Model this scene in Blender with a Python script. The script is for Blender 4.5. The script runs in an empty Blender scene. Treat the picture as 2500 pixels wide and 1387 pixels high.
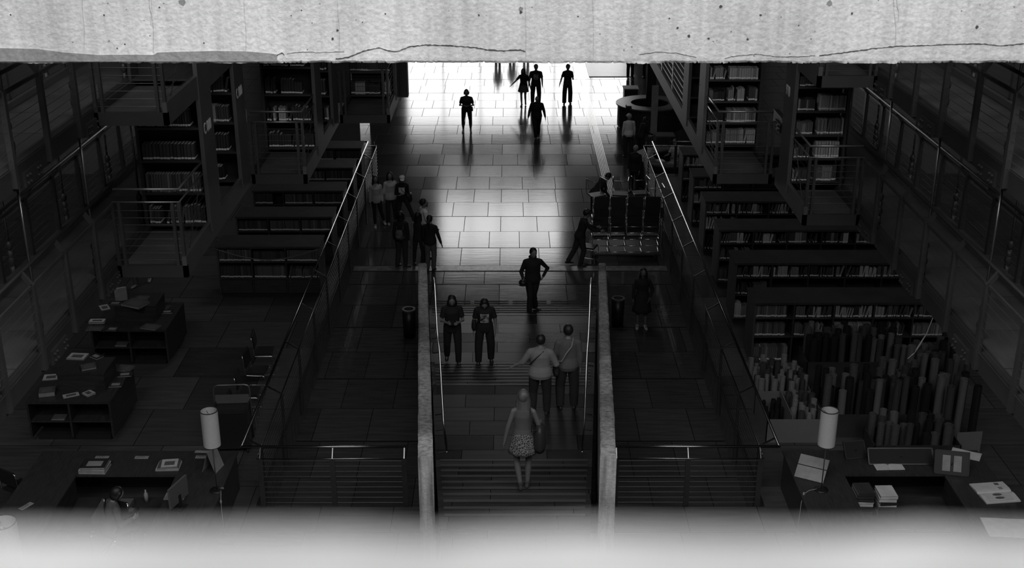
import bpy, math, random
from mathutils import Vector, Matrix

random.seed(7)
sc = bpy.context.scene
COL = sc.collection
R = math.radians

# ------------------------------------------------------------------ camera, sky, exposure
CAM_Z = 12.5
PITCH = 21.8
FPX = 2959.0
YAW = -0.09
cam_d = bpy.data.cameras.new('camera')
cam = bpy.data.objects.new('camera', cam_d)
COL.objects.link(cam)
cam.location = (0, 0, CAM_Z)
cam.rotation_euler = (R(90 - PITCH), 0, R(YAW))
cam_d.sensor_width = 36.0
cam_d.lens = 36.0 * FPX / 2500.0
cam_d.clip_start = 0.05
cam_d.clip_end = 300
cam_d.dof.use_dof = True
cam_d.dof.focus_distance = 21.0
cam_d.dof.aperture_fstop = 3.2
sc.camera = cam

world = bpy.data.worlds.new('sky')
sc.world = world
world.use_nodes = True
bg = world.node_tree.nodes['Background']
bg.inputs[0].default_value = (1, 1, 1, 1)
bg.inputs[1].default_value = 5.0

sc.view_settings.view_transform = 'Standard'
sc.view_settings.look = 'None'
sc.view_settings.exposure = -0.35
sc.view_settings.gamma = 1.0
sc.cycles.max_bounces = 5
sc.cycles.diffuse_bounces = 2
sc.cycles.glossy_bounces = 3
sc.cycles.transmission_bounces = 2
sc.cycles.caustics_reflective = False
sc.cycles.caustics_refractive = False
sc.cycles.sample_clamp_indirect = 3.0
sc.cycles.use_adaptive_sampling = True
sc.cycles.adaptive_threshold = 0.02

def portal(name, loc, rot, sx, sy):
    l = bpy.data.lights.new(name, 'AREA')
    l.shape = 'RECTANGLE'; l.size = sx; l.size_y = sy
    l.cycles.is_portal = True
    o = bpy.data.objects.new(name, l)
    o.location = loc; o.rotation_euler = rot
    COL.objects.link(o)
    return o
ROOF = 15.6
SKY_Y0, SKY_Y1 = -0.3, 11.6
portal('skylight_portal', (0, (SKY_Y0 + SKY_Y1) / 2, ROOF + .05), (0, 0, 0), 25, SKY_Y1 - SKY_Y0)
portal('lower_window_portal', (0.5, 75.2, 3.5), (R(90), 0, 0), 14, 7.0)
portal('upper_window_portal', (-.5, 75.2, 12.5), (R(90), 0, 0), 9.0, 7.4)
portal('added_opening_portal', (0, 36, 22.05), (0, 0, 0), 8, 3)  # added roof opening out of view, gives the left group top light

# ------------------------------------------------------------------ backprojection of photo pixels
_M = cam.rotation_euler.to_matrix()
def ray(px, py):
    d = _M @ Vector(((px - 1250.0) / FPX, -(py - 693.5) / FPX, -1.0))
    return d
def at(px, py, z):
    d = ray(px, py)
    t = (z - CAM_Z) / d.z
    return Vector((d.x * t, d.y * t, z))
def aty(px, py, y):
    d = ray(px, py)
    t = y / d.y
    return Vector((d.x * t, y, CAM_Z + d.z * t))

# ------------------------------------------------------------------ materials (grey scale, like the photograph)
MATS = {}
def mat(name, v, rough=.6, metal=0.0, var=0.0, scale=4.0, bump=0.0, spec=.5, stretch=None):
    if name in MATS: return MATS[name]
    m = bpy.data.materials.new(name); m.use_nodes = True
    nt = m.node_tree; b = nt.nodes['Principled BSDF']
    b.inputs['Base Color'].default_value = (v, v, v, 1)
    b.inputs['Roughness'].default_value = rough
    b.inputs['Metallic'].default_value = metal
    b.inputs['Specular IOR Level'].default_value = spec
    if var or bump:
        tc = nt.nodes.new('ShaderNodeTexCoord')
        n = nt.nodes.new('ShaderNodeTexNoise'); n.inputs['Scale'].default_value = scale
        n.inputs['Detail'].default_value = 5
        src = tc.outputs['Object']
        if stretch:
            mp = nt.nodes.new('ShaderNodeMapping'); mp.inputs['Scale'].default_value = stretch
            nt.links.new(src, mp.inputs[0]); src = mp.outputs[0]
        nt.links.new(src, n.inputs['Vector'])
        if var:
            r = nt.nodes.new('ShaderNodeMapRange')
            r.inputs['From Min'].default_value = .3; r.inputs['From Max'].default_value = .7
            r.inputs['To Min'].default_value = v * (1 - var); r.inputs['To Max'].default_value = v * (1 + var)
            nt.links.new(n.outputs['Fac'], r.inputs['Value'])
            nt.links.new(r.outputs[0], b.inputs['Base Color'])
        if bump:
            bp = nt.nodes.new('ShaderNodeBump'); bp.inputs['Strength'].default_value = bump
            bp.inputs['Distance'].default_value = .02
            nt.links.new(n.outputs['Fac'], bp.inputs['Height'])
            nt.links.new(bp.outputs[0], b.inputs['Normal'])
    MATS[name] = m
    return m

def floor_mat(name, v, roughness, row, width, mortar, phase=0.0, var=.25, spec=.5, rvar=.3, strong=0):
    """polished stone slabs laid in courses across the hall"""
    m = bpy.data.materials.new(name); m.use_nodes = True
    nt = m.node_tree; N = nt.nodes; L = nt.links; b = N['Principled BSDF']
    tc = N.new('ShaderNodeTexCoord')
    mp = N.new('ShaderNodeMapping'); mp.inputs['Location'].default_value = (0.3, phase, 0)
    L.new(tc.outputs['Object'], mp.inputs[0])
    br = N.new('ShaderNodeTexBrick')
    br.inputs['Scale'].default_value = 1.0
    br.inputs['Brick Width'].default_value = width
    br.inputs['Row Height'].default_value = row
    br.inputs['Mortar Size'].default_value = mortar
    br.inputs['Mortar Smooth'].default_value = .1
    br.inputs['Color1'].default_value = (0, 0, 0, 1)
    br.inputs['Color2'].default_value = (1, 1, 1, 1)
    br.inputs['Mortar'].default_value = (.5, .5, .5, 1)
    br.offset = .37; br.offset_frequency = 2; br.squash = .8; br.squash_frequency = 3
    L.new(mp.outputs[0], br.inputs['Vector'])
    fac = br.outputs['Fac']
    if strong:
        # the wider joints between courses
        sp_ = N.new('ShaderNodeSeparateXYZ'); L.new(mp.outputs[0], sp_.inputs[0])
        def joint(period, w):
            k = N.new('ShaderNodeMath'); k.operation = 'PINGPONG'; k.inputs[1].default_value = period/2
            L.new(sp_.outputs['Y'], k.inputs[0])
            c = N.new('ShaderNodeMath'); c.operation = 'LESS_THAN'; c.inputs[1].default_value = w
            L.new(k.outputs[0], c.inputs[0]); return c.outputs[0]
        a_ = N.new('ShaderNodeMath'); a_.operation = 'MAXIMUM'
        L.new(joint(strong, .024), a_.inputs[0]); L.new(joint(strong/2, .010), a_.inputs[1])
        m_ = N.new('ShaderNodeMath'); m_.operation = 'MAXIMUM'
        L.new(a_.outputs[0], m_.inputs[0]); L.new(fac, m_.inputs[1]); fac = m_.outputs[0]
    ns = N.new('ShaderNodeTexNoise'); ns.inputs['Scale'].default_value = 1.2; ns.inputs['Detail'].default_value = 6
    st = N.new('ShaderNodeMapping'); st.inputs['Scale'].default_value = (1, 9, 1)
    L.new(tc.outputs['Object'], st.inputs[0]); L.new(st.outputs[0], ns.inputs['Vector'])
    cr = N.new('ShaderNodeMapRange')
    cr.inputs['To Min'].default_value = v * (1 - var); cr.inputs['To Max'].default_value = v * (1 + var)
    L.new(br.outputs['Color'], cr.inputs['Value'])
    mul = N.new('ShaderNodeMath'); mul.operation = 'MULTIPLY'
    nr = N.new('ShaderNodeMapRange'); nr.inputs['From Min'].default_value = .3; nr.inputs['From Max'].default_value = .7
    nr.inputs['To Min'].default_value = .75; nr.inputs['To Max'].default_value = 1.25
    L.new(ns.outputs['Fac'], nr.inputs['Value'])
    L.new(cr.outputs[0], mul.inputs[0]); L.new(nr.outputs[0], mul.inputs[1])
    mx = N.new('ShaderNodeMix'); mx.data_type = 'RGBA'
    mx.inputs[7].default_value = (v * .25, v * .25, v * .25, 1)
    L.new(fac, mx.inputs[0]); L.new(mul.outputs[0], mx.inputs[6])
    L.new(mx.outputs[2], b.inputs['Base Color'])
    # polish differs from slab to slab and along the veins
    rr = N.new('ShaderNodeMapRange')
    rr.inputs['To Min'].default_value = roughness * (1 - rvar); rr.inputs['To Max'].default_value = roughness * (1 + rvar)
    L.new(br.outputs['Color'], rr.inputs['Value'])
    ra = N.new('ShaderNodeMath'); ra.operation = 'MULTIPLY_ADD'
    ra.inputs[1].default_value = .05; L.new(ns.outputs['Fac'], ra.inputs[0]); L.new(rr.outputs[0], ra.inputs[2])
    rm = N.new('ShaderNodeMix'); rm.data_type = 'FLOAT'; rm.inputs[3].default_value = .9
    L.new(fac, rm.inputs[0]); L.new(ra.outputs[0], rm.inputs[2])
    L.new(rm.outputs[0], b.inputs['Roughness'])
    sp = N.new('ShaderNodeMapRange'); sp.inputs['To Min'].default_value = spec; sp.inputs['To Max'].default_value = .05
    L.new(fac, sp.inputs['Value'])
    sv = N.new('ShaderNodeMapRange'); sv.inputs['To Min'].default_value = .72; sv.inputs['To Max'].default_value = 1.15
    L.new(ns.outputs['Fac'], sv.inputs['Value']); sm = N.new('ShaderNodeMath'); sm.operation = 'MULTIPLY'
    L.new(sp.outputs[0], sm.inputs[0]); L.new(sv.outputs[0], sm.inputs[1]); L.new(sm.outputs[0], b.inputs['Specular IOR Level'])
    # every slab lies a hair out of level
    bp = N.new('ShaderNodeBump'); bp.inputs['Strength'].default_value = .25; bp.inputs['Distance'].default_value = .004
    n2 = N.new('ShaderNodeTexNoise'); n2.inputs['Scale'].default_value = .9; n2.inputs['Detail'].default_value = 3
    L.new(st.outputs[0], n2.inputs['Vector']); L.new(n2.outputs['Fac'], bp.inputs['Height'])
    L.new(bp.outputs[0], b.inputs['Normal'])
    MATS[name] = m
    return m

def concrete_mat(name, v, dark, pits=True):
    m = bpy.data.materials.new(name); m.use_nodes = True
    nt = m.node_tree; N = nt.nodes; L = nt.links; b = N['Principled BSDF']
    b.inputs['Roughness'].default_value = .9
    b.inputs['Specular IOR Level'].default_value = .2
    tc = N.new('ShaderNodeTexCoord')
    def noise(scale, detail, sx=(1, 1, 1)):
        mp = N.new('ShaderNodeMapping'); mp.inputs['Scale'].default_value = sx
        L.new(tc.outputs['Object'], mp.inputs[0])
        n = N.new('ShaderNodeTexNoise'); n.inputs['Scale'].default_value = scale; n.inputs['Detail'].default_value = detail
        L.new(mp.outputs[0], n.inputs['Vector']); return n.outputs['Fac']
    def rng(src, a, c, lo, hi):
        r = N.new('ShaderNodeMapRange'); r.inputs['From Min'].default_value = a; r.inputs['From Max'].default_value = c
        r.inputs['To Min'].default_value = lo; r.inputs['To Max'].default_value = hi
        L.new(src, r.inputs['Value']); return r.outputs[0]
    def mul(a, c):
        k = N.new('ShaderNodeMath'); k.operation = 'MULTIPLY'; L.new(a, k.inputs[0]); L.new(c, k.inputs[1]); return k.outputs[0]
    big = rng(noise(.7, 6), .35, .7, 1.12, 1 - dark)
    streak = rng(noise(2.0, 6, (6, 6, .45)), .4, .72, 1.04, 1 - dark * .9)
    fine = rng(noise(26, 5), .4, .7, 1.03, .86)
    val = mul(mul(big, streak), fine)
    if pits:
        vo = N.new('ShaderNodeTexVoronoi'); vo.inputs['Scale'].default_value = 7
        L.new(tc.outputs['Object'], vo.inputs['Vector'])
        pit = rng(vo.outputs['Distance'], .035, .07, .3, 1.0)
        val = mul(val, pit)
    sc_ = N.new('ShaderNodeMath'); sc_.operation = 'MULTIPLY'; sc_.inputs[1].default_value = v
    L.new(val, sc_.inputs[0]); L.new(sc_.outputs[0], b.inputs['Base Color'])
    bp = N.new('ShaderNodeBump'); bp.inputs['Strength'].default_value = .5; bp.inputs['Distance'].default_value = .02
    L.new(noise(18, 6), bp.inputs['Height']); L.new(bp.outputs[0], b.inputs['Normal'])
    MATS[name] = m
    return m

def book_mat(name, v):
    m = bpy.data.materials.new(name); m.use_nodes = True
    nt = m.node_tree; N = nt.nodes; L = nt.links; b = N['Principled BSDF']
    b.inputs['Roughness'].default_value = .55
    uv = N.new('ShaderNodeUVMap')
    sx = N.new('ShaderNodeSeparateXYZ'); L.new(uv.outputs[0], sx.inputs[0])
    g = N.new('ShaderNodeMath'); g.operation = 'COMPARE'; g.inputs[1].default_value = .13; g.inputs[2].default_value = .055
    L.new(sx.outputs['Y'], g.inputs[0])
    mx = N.new('ShaderNodeMix'); mx.data_type = 'RGBA'
    mx.inputs[6].default_value = (v, v, v, 1); mx.inputs[7].default_value = (.7, .7, .7, 1)
    L.new(g.outputs[0], mx.inputs[0]); L.new(mx.outputs[2], b.inputs['Base Color'])
    MATS[name] = m
    return m

def cloth_pattern_mat(name, a, c, scale):
    m = bpy.data.materials.new(name); m.use_nodes = True
    nt = m.node_tree; N = nt.nodes; L = nt.links; b = N['Principled BSDF']
    b.inputs['Roughness'].default_value = .85
    tc = N.new('ShaderNodeTexCoord'); v = N.new('ShaderNodeTexVoronoi'); v.inputs['Scale'].default_value = scale
    v.feature = 'DISTANCE_TO_EDGE'
    L.new(tc.outputs['Object'], v.inputs['Vector'])
    r = N.new('ShaderNodeMapRange'); r.inputs['From Min'].default_value = .04; r.inputs['From Max'].default_value = .1
    r.inputs['To Min'].default_value = c; r.inputs['To Max'].default_value = a
    L.new(v.outputs['Distance'], r.inputs['Value']); L.new(r.outputs[0], b.inputs['Base Color'])
    MATS[name] = m
    return m

mat('black_steel', .030, .45, .0, .15, 3)
mat('dark_steel', .05, .42, .3, .2, 3)
mat('panel_steel', .085, .45, .2, .15, 2)
mat('rail_steel', .27, .22, 1.0)
mat('cable_steel', .035, .4, .6)
mat('rod_steel', .22, .3, .9)
mat('chrome', .65, .15, 1.0)
mat('deck_steel', .075, .38, .0, .3, 2)
mat('dark_wood', .035, .45, 0, .35, 3, 0, .5, (1, 1, 8))
mat('table_wood', .040, .4, 0, .3, 4, 0, .5, (8, 1, 1))
mat('wood_side', .06, .5, 0, .3, 3)
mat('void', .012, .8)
mat('paper', .62, .7, 0, .08, 8)
mat('paper_dim', .32, .7, 0, .15, 6)
mat('print_ink', .12, .7)
mat('letter_paint', .60, .6)
mat('shade_fabric', .62, .8, 0, .04, 30)
mat('plastic_white', .35, .45)
mat('plastic_black', .02, .35)
mat('skin', .22, .55)
mat('skin_dark', .12, .55)
mat('hair_black', .012, .5)
mat('hair_grey', .38, .7)
mat('hair_fair', .09, .5, 0, .4, 30, 0, .5, (1, 1, .1))
mat('cloth_black', .014, .85, 0, .2, 6)
mat('cloth_dark', .03, .85, 0, .25, 6)
mat('cloth_mid', .10, .85, 0, .2, 5)
mat('cloth_white', .80, .85, 0, .12, 5)  # raised white: the stronger light on the left group is put into the colour
mat('cloth_pale', .55, .85, 0, .12, 5)
mat('cloth_print', .34, .8, 0, .9, 11)
mat('cloth_white_dimmed', .20, .85, 0, .12, 5)  # white cloth darkened in colour for the weaker light on the stairs
mat('cloth_jumper', .10, .85, 0, .12, 5)
mat('cloth_vest', .075, .85, 0, .12, 5)
mat('denim', .05, .85, 0, .3, 9)
mat('shoe_white', .42, .6)
mat('shoe_black', .02, .5)
mat('leather', .025, .5)
mat('wall_paint', .22, .8, 0, .15, .5)
mat('wall_dark', .06, .8, 0, .2, .5)
mat('column_paint', .12, .5, 0, .1, 1)
mat('pit_wall', .085, .75, 0, .3, 2, .1, .4, (1, 3, 3))
cloth_pattern_mat('patterned_skirt', .03, .22, 30)
cloth_pattern_mat('patterned_roll', .03, .13, 26)
book_tones = [.012, .025, .045, .09, .17, .28, .42]
BOOK = [book_mat('book_cover_%s' % w, v) for w, v in zip(['ink', 'coal', 'slate', 'ash', 'stone', 'sand', 'cream'], book_tones)]
FLOOR = floor_mat('hall_slabs', .06, .105, 1.475, 1.15, .009, 1.23, .2, .78, .14, strong=2.95)
SIDEFLOOR = floor_mat('platform_slabs', .066, .33, 1.5, 1.6, .008, .4, .35)
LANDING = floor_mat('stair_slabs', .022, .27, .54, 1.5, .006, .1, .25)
concrete_mat('beam_concrete', .74, .20)
concrete_mat('parapet_concrete', .50, .65, False)
concrete_mat('ledge_concrete', .40, .2)
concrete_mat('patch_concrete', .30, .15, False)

# ------------------------------------------------------------------ mesh builder
class MB:
    def __init__(self): self.v = []; self.f = []; self.m = []; self.uv = []
    def add(self, vs, fs, mi=0, uvs=None):
        n = len(self.v)
        self.v += [tuple(p) for p in vs]
        for k, f in enumerate(fs):
            self.f.append([i + n for i in f]); self.m.append(mi)
            self.uv.append(uvs[k] if uvs else None)
        return self
    def box(self, x0, x1, y0, y1, z0, z1, mi=0, M=None):
        vs = [Vector(p) for p in ((x0,y0,z0),(x1,y0,z0),(x1,y1,z0),(x0,y1,z0),(x0,y0,z1),(x1,y0,z1),(x1,y1,z1),(x0,y1,z1))]
        if M: vs = [M @ p for p in vs]
        fs = [(0,3,2,1),(4,5,6,7),(0,1,5,4),(1,2,6,5),(2,3,7,6),(3,0,4,7)]
        s = [(0,0),(1,0),(1,1),(0,1)]
        lo = [(.5,.5)]*4
        return self.add(vs, fs, mi, [lo, lo, s, s, s, s])
    def bar(self, a, b, w, h=None, mi=0, up=(0,0,1)):
        """rectangular bar from a to b"""
        h = h or w
        a = Vector(a); b = Vector(b); d = (b - a).normalized(); up = Vector(up)
        if abs(d.dot(up)) > .97: up = Vector((0,1,0))
        s = d.cross(up).normalized(); u = s.cross(d).normalized()
        vs = []
        for p in (a, b):
            for i, j in ((-1,-1),(1,-1),(1,1),(-1,1)):
                vs.append(p + s * (w/2*i) + u * (h/2*j))
        return self.add(vs, [(0,3,2,1),(4,5,6,7),(0,1,5,4),(1,2,6,5),(2,3,7,6),(3,0,4,7)], mi)
    def tube(self, pts, r, n=8, mi=0, closed=False):
        pts = [Vector(p) for p in pts]; rs = r if isinstance(r, (list, tuple)) else [r]*len(pts)
        vs = []; fs = []; prev = None
        N = len(pts)
        for k, p in enumerate(pts):
            if closed: d = (pts[(k+1) % N] - pts[k-1])
            elif k == 0: d = pts[1] - p
            elif k == N-1: d = p - pts[k-1]
            else: d = (pts[k+1]-p).normalized() + (p-pts[k-1]).normalized()
            d = d.normalized() if d.length > 1e-9 else Vector((0,0,1))
            if prev is None:
                ref = Vector((0,0,1)) if abs(d.z) < .9 else Vector((1,0,0))
                s = d.cross(ref).normalized()
            else:
                s = (prev - d * prev.dot(d)).normalized()
            prev = s; u = d.cross(s)
            for i in range(n):
                a = 2*math.pi*i/n
                vs.append(p + (s*math.cos(a) + u*math.sin(a)) * rs[k])
        rng = range(N if closed else N-1)
        for k in rng:
            k2 = (k+1) % N
            for i in range(n):
                j = (i+1) % n
                fs.append((k*n+i, k*n+j, k2*n+j, k2*n+i))
        if not closed:
            fs.append(tuple(range(n))[::-1]); fs.append(tuple((N-1)*n+i for i in range(n)))
        return self.add(vs, fs, mi)
    def loft(self, rings, n=16, mi=0):
        """rings: (centre, x axis, y axis, rx, ry)"""
        vs = []; fs = []
        for c, ax, ay, rx, ry in rings:
            c = Vector(c); ax = Vector(ax); ay = Vector(ay)
            for i in range(n):
                a = 2*math.pi*i/n
                vs.append(c + ax*(rx*math.cos(a)) + ay*(ry*math.sin(a)))
        for k in range(len(rings)-1):
            for i in range(n):
                j = (i+1) % n
                fs.append((k*n+i, k*n+j, (k+1)*n+j, (k+1)*n+i))
        fs.append(tuple(range(n))[::-1]); fs.append(tuple((len(rings)-1)*n+i for i in range(n)))
        return self.add(vs, fs, mi)
    def ball(self, c, rx, ry=None, rz=None, n=12, m=8, M=None, mi=0):
        ry = ry or rx; rz = rz or rx; c = Vector(c); vs = []; fs = []
        for k in range(1, m):
            t = math.pi*k/m
            for i in range(n):
                a = 2*math.pi*i/n
                vs.append(Vector((rx*math.sin(t)*math.cos(a), ry*math.sin(t)*math.sin(a), rz*math.cos(t))))
        vs.append(Vector((0,0,rz))); vs.append(Vector((0,0,-rz)))
        T = len(vs)-2; B = len(vs)-1
        for k in range(m-2):
            for i in range(n):
                j = (i+1) % n
                fs.append((k*n+i, (k+1)*n+i, (k+1)*n+j, k*n+j))
        for i in range(n):
            j = (i+1) % n
            fs.append((T, i, j)); fs.append((B, (m-2)*n+j, (m-2)*n+i))
        if M: vs = [M @ p for p in vs]
        return self.add([c + p for p in vs], fs, mi)
    def disc(self, c, r, z0, z1, n=24, mi=0):
        c = Vector(c)
        return self.loft([((c.x,c.y,z0),(1,0,0),(0,1,0),r,r),((c.x,c.y,z1),(1,0,0),(0,1,0),r,r)], n, mi)
    def ring(self, c, ri, ro, z0, z1, n=48, a0=0, a1=360, mi=0):
        vs = []; fs = []; full = (a1-a0) >= 360
        K = n if full else n+1
        for i in range(K):
            a = R(a0 + (a1-a0)*i/n)
            for r_, z in ((ri,z0),(ro,z0),(ro,z1),(ri,z1)):
                vs.append((c[0]+r_*math.cos(a), c[1]+r_*math.sin(a), z))
        for i in range(n):
            j = (i+1) % K
            for q in range(4):
                w = (q+1) % 4
                fs.append((i*4+q, i*4+w, j*4+w, j*4+q))
        if not full:
            fs.append((0,3,2,1)); fs.append(((K-1)*4, (K-1)*4+1, (K-1)*4+2, (K-1)*4+3))
        return self.add(vs, fs, mi)
    def prism(self, poly, axis, a, b, mi=0):
        """poly of 2-D points extruded along axis from a to b"""
        def P(p, t):
            if axis == 'x': return (t, p[0], p[1])
            if axis == 'y': return (p[0], t, p[1])
            return (p[0], p[1], t)
        n = len(poly)
        vs = [P(p, a) for p in poly] + [P(p, b) for p in poly]
        fs = [tuple(range(n)), tuple(range(2*n-1, n-1, -1))] + [(i, (i+1)%n, n+(i+1)%n, n+i) for i in range(n)]
        return self.add(vs, fs, mi)
    def build(self, name, mats, parent=None, smooth=False, **kw):
        me = bpy.data.meshes.new(name)
        me.from_pydata(self.v, [], self.f)
        if not isinstance(mats, (list, tuple)): mats = [mats]
        for x in mats: me.materials.append(MATS[x] if isinstance(x, str) else x)
        me.polygons.foreach_set('material_index', self.m)
        if smooth: me.polygons.foreach_set('use_smooth', [True]*len(self.f))
        if any(self.uv):
            l = me.uv_layers.new(name='UVMap')
            data = []
            for f, u in zip(self.f, self.uv):
                data += [c for p in (u or [(.5,.5)]*len(f)) for c in p]
            l.data.foreach_set('uv', data)
        me.update()
        o = bpy.data.objects.new(name, me)
        COL.objects.link(o)
        if parent: o.parent = parent
        for k, x in kw.items(): o[k] = x
        return o

def fix_normals(o):
    import bmesh
    bm = bmesh.new(); bm.from_mesh(o.data)
    bmesh.ops.recalc_face_normals(bm, faces=bm.faces)
    bm.to_mesh(o.data); bm.free()
    return o
def thing(name, label, cat, loc=(0,0,0), rz=0, group=None):
    o = bpy.data.objects.new(name, None); COL.objects.link(o)
    o.empty_display_size = .2
    o.location = loc; o.rotation_euler = (0, 0, rz)
    o['label'] = label; o['category'] = cat
    if group: o['group'] = group
    return o
def tag(o, label, cat, group=None, kind=None):
    o['label'] = label; o['category'] = cat
    if group: o['group'] = group
    if kind: o['kind'] = kind
    return o
def struct(o, label=None):
    o['kind'] = 'structure'
    if label: o['label'] = label
    return o
def kids(o): return [c for c in o.children]
def copy_tree(o, parent=None):
    c = o.copy(); COL.objects.link(c)
    if parent: c.parent = parent
    for ch in kids(o): copy_tree(ch, c)
    return c
def text_mesh(s, size, parent, name, M, material, extr=.002, align='LEFT'):
    cu = bpy.data.curves.new(name, 'FONT'); cu.body = s; cu.size = size; cu.extrude = extr
    cu.align_x = align; cu.align_y = 'BOTTOM'
    cu.materials.append(MATS[material])
    o = bpy.data.objects.new(name, cu); COL.objects.link(o)
    me = bpy.data.meshes.new_from_object(o, depsgraph=bpy.context.evaluated_depsgraph_get())
    bpy.data.objects.remove(o); bpy.data.curves.remove(cu)
    o = bpy.data.objects.new(name, me); COL.objects.link(o)
    if parent: o.parent = parent
    o.matrix_basis = M
    return o

# ================================================================== THE HALL
# ---- floors
b = MB(); b.box(-15, 15, 12.0, 78, -.3, 0)
struct(b.build('floor', FLOOR), 'polished stone slab floor of the central hall')
PIT_X = 4.5; PIT_Y0 = 18.4; PIT_Y1 = 38.9; PLAT = .9
for s in (-1, 1):
    b = MB()
    x0, x1 = (-15, -PIT_X) if s < 0 else (PIT_X, 15)
    b.box(x0, x1, -8, PIT_Y1, -.01, PLAT - .01, 1)
    b.box(x0, x1, -8, PIT_Y1, PLAT - .01, PLAT, 0)
    struct(b.build('floor', [SIDEFLOOR, 'pit_wall']), 'raised side floor of large dull slabs, %s of the stairs' % ('left' if s < 0 else 'right'))
b = MB()
b.box(-PIT_X, PIT_X, -8, PIT_Y0, 0, PLAT)
struct(b.build('floor', [SIDEFLOOR, 'pit_wall']), 'raised floor bridging the stairs at the near end')
# kerb course across the floor
b = MB(); b.box(-PIT_X + .01, PIT_X - .01, 32.25, 32.62, .0, .012)
b.box(-PIT_X + .01, PIT_X - .01, 32.20, 32.25, .0, .004, 1)
mat('kerb_stone', .16, .25, 0, .35, 5); mat('groove', .01, .8)
struct(b.build('trim_1', ['kerb_stone', 'groove']), 'narrow pale stone course crossing the hall floor before the stairs')
# ---- walls, roof
def wall_with_opening(name, y0, y1, X0, X1, Z0, Z1, holes, m):
    b = MB()
    xs = sorted({X0, X1} | {h[0] for h in holes} | {h[1] for h in holes})
    zs = sorted({Z0, Z1} | {h[2] for h in holes} | {h[3] for h in holes})
    for i in range(len(xs)-1):
        for j in range(len(zs)-1):
            cx = (xs[i]+xs[i+1])/2; cz = (zs[j]+zs[j+1])/2
            if any(h[0] < cx < h[1] and h[2] < cz < h[3] for h in holes): continue
            b.box(xs[i], xs[i+1], y0, y1, zs[j], zs[j+1])
    return struct(b.build(name, m))
LW = (-6.5, 7.4, .1, 6.9); UW = (-4.6, 3.3, 8.9, 15.8)
wall_with_opening('wall_far', 75, 75.4, -15, 15, 0, 22, [LW, UW], 'wall_dark')
b = MB(); b.box(-15.3, -15, -8, 75.4, 0, 22); struct(b.build('wall_left', 'wall_dark'))
b = MB(); b.box(15, 15.3, -8, 75.4, 0, 22); struct(b.build('wall_right', 'wall_dark'))
b = MB(); b.box(-15.3, 15.3, -8.3, -8, 0, 22); struct(b.build('wall_back', 'wall_paint'))
b = MB()
b.box(-15.3, 15.3, -8.3, SKY_Y0, ROOF, ROOF + .4)
b.box(-15.3, -12.5, SKY_Y0, SKY_Y1, ROOF, ROOF + .4); b.box(12.5, 15.3, SKY_Y0, SKY_Y1, ROOF, ROOF + .4)
b.box(-15.3, 15.3, SKY_Y1, 30, ROOF, ROOF + .4)
b.box(-15.3, 15.3, 30, 30.4, ROOF, 22)
b.box(-15.3, 15.3, 30, 34.5, 22, 22.4); b.box(-15.3, 15.3, 37.5, 75.4, 22, 22.4); b.box(-15.3, -4, 34.5, 37.5, 22, 22.4); b.box(4, 15.3, 34.5, 37.5, 22, 22.4)  # gap left between these slabs is the added opening over the left group
struct(b.build('ceiling', 'wall_dark'), 'roof with a skylight over the near bridge')
def window(name, h, cols, rows):
    b = MB(); x0, x1, z0, z1 = h; w = .09
    for i in range(cols+1):
        x = x0 + (x1-x0)*i/cols; b.box(x-w/2, x+w/2, 75.05, 75.2, z0, z1)
    for j in range(rows+1):
        z = z0 + (z1-z0)*j/rows; b.box(x0, x1, 75.07, 75.18, z-w/2, z+w/2)
    o = struct(b.build(name, 'dark_steel'), 'far window frame letting in the daylight'); return o
window('window_1', LW, 6, 2)
window('window_2', UW, 4, 2)
b = MB()
for k in range(11): b.box(UW[0], UW[1], 74.98, 75.04, 8.95 + k*.27, 8.95 + k*.27 + (.22 if k < 8 else .15))  # added blades, unseen, spaced to weaken the window's reflection in the floor
struct(b.build('dimming_blades', 'dark_steel'), 'added unseen blades dimming the lower part of the high window')

# ---- stairs
CXS = .06
def half_w(y): return 2.04 + .077*(y - 27.5)
def steps():
    out = []
    z = 0
    for k in range(5): z += .14; out.append((29.36 - k*.4675, z))
    for k in range(8): z += .14; out.append((24.41 - k*.431, z))
    for k in range(14): z += .14; out.append((18.22 - k*.41, z))
    return out
STEPS = steps()
def stair_z(y):
    z = 0
    for yy, zz in STEPS:
        if y < yy: z = zz
    return z
st = thing('staircase', 'wide stone staircase rising towards the viewer between two concrete parapets', 'staircase', (CXS, 29.4, 0))
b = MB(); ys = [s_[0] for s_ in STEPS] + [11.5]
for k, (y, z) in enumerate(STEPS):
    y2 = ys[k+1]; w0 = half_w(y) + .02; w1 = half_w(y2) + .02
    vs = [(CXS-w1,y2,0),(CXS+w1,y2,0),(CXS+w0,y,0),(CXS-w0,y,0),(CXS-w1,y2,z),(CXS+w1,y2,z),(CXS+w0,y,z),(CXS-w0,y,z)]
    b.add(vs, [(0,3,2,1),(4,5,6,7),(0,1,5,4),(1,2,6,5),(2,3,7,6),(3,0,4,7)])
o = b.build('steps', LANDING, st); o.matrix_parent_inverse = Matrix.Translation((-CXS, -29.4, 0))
mat('nosing_light', .12, .3, .6); mat('nosing_dark', .012, .6)
for k, (y, z) in enumerate(STEPS):
    if k > 22: continue
    b = MB(); w = half_w(y) - .06
    b.box(CXS-w, CXS+w, y-.045, y+.012, z-.02, z+.006)
    o = b.build('nosing', 'nosing_dark' if k < 4 else 'nosing_light', st); o.matrix_parent_inverse = Matrix.Translation((-CXS, -29.4, 0))
# tactile warning bars before the stairs
b = MB()
for j, y in enumerate((29.98, 29.84, 29.70)):
    x = -1.98
    while x < 2.1:
        b.box(x, min(x+.92, 2.1), y, y+.05, 0, .006); x += 1.02
tag(b.build('tactile_bars', 'groove'), 'dark broken tactile bars inlaid in the floor just before the first step', 'floor marking')
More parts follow.
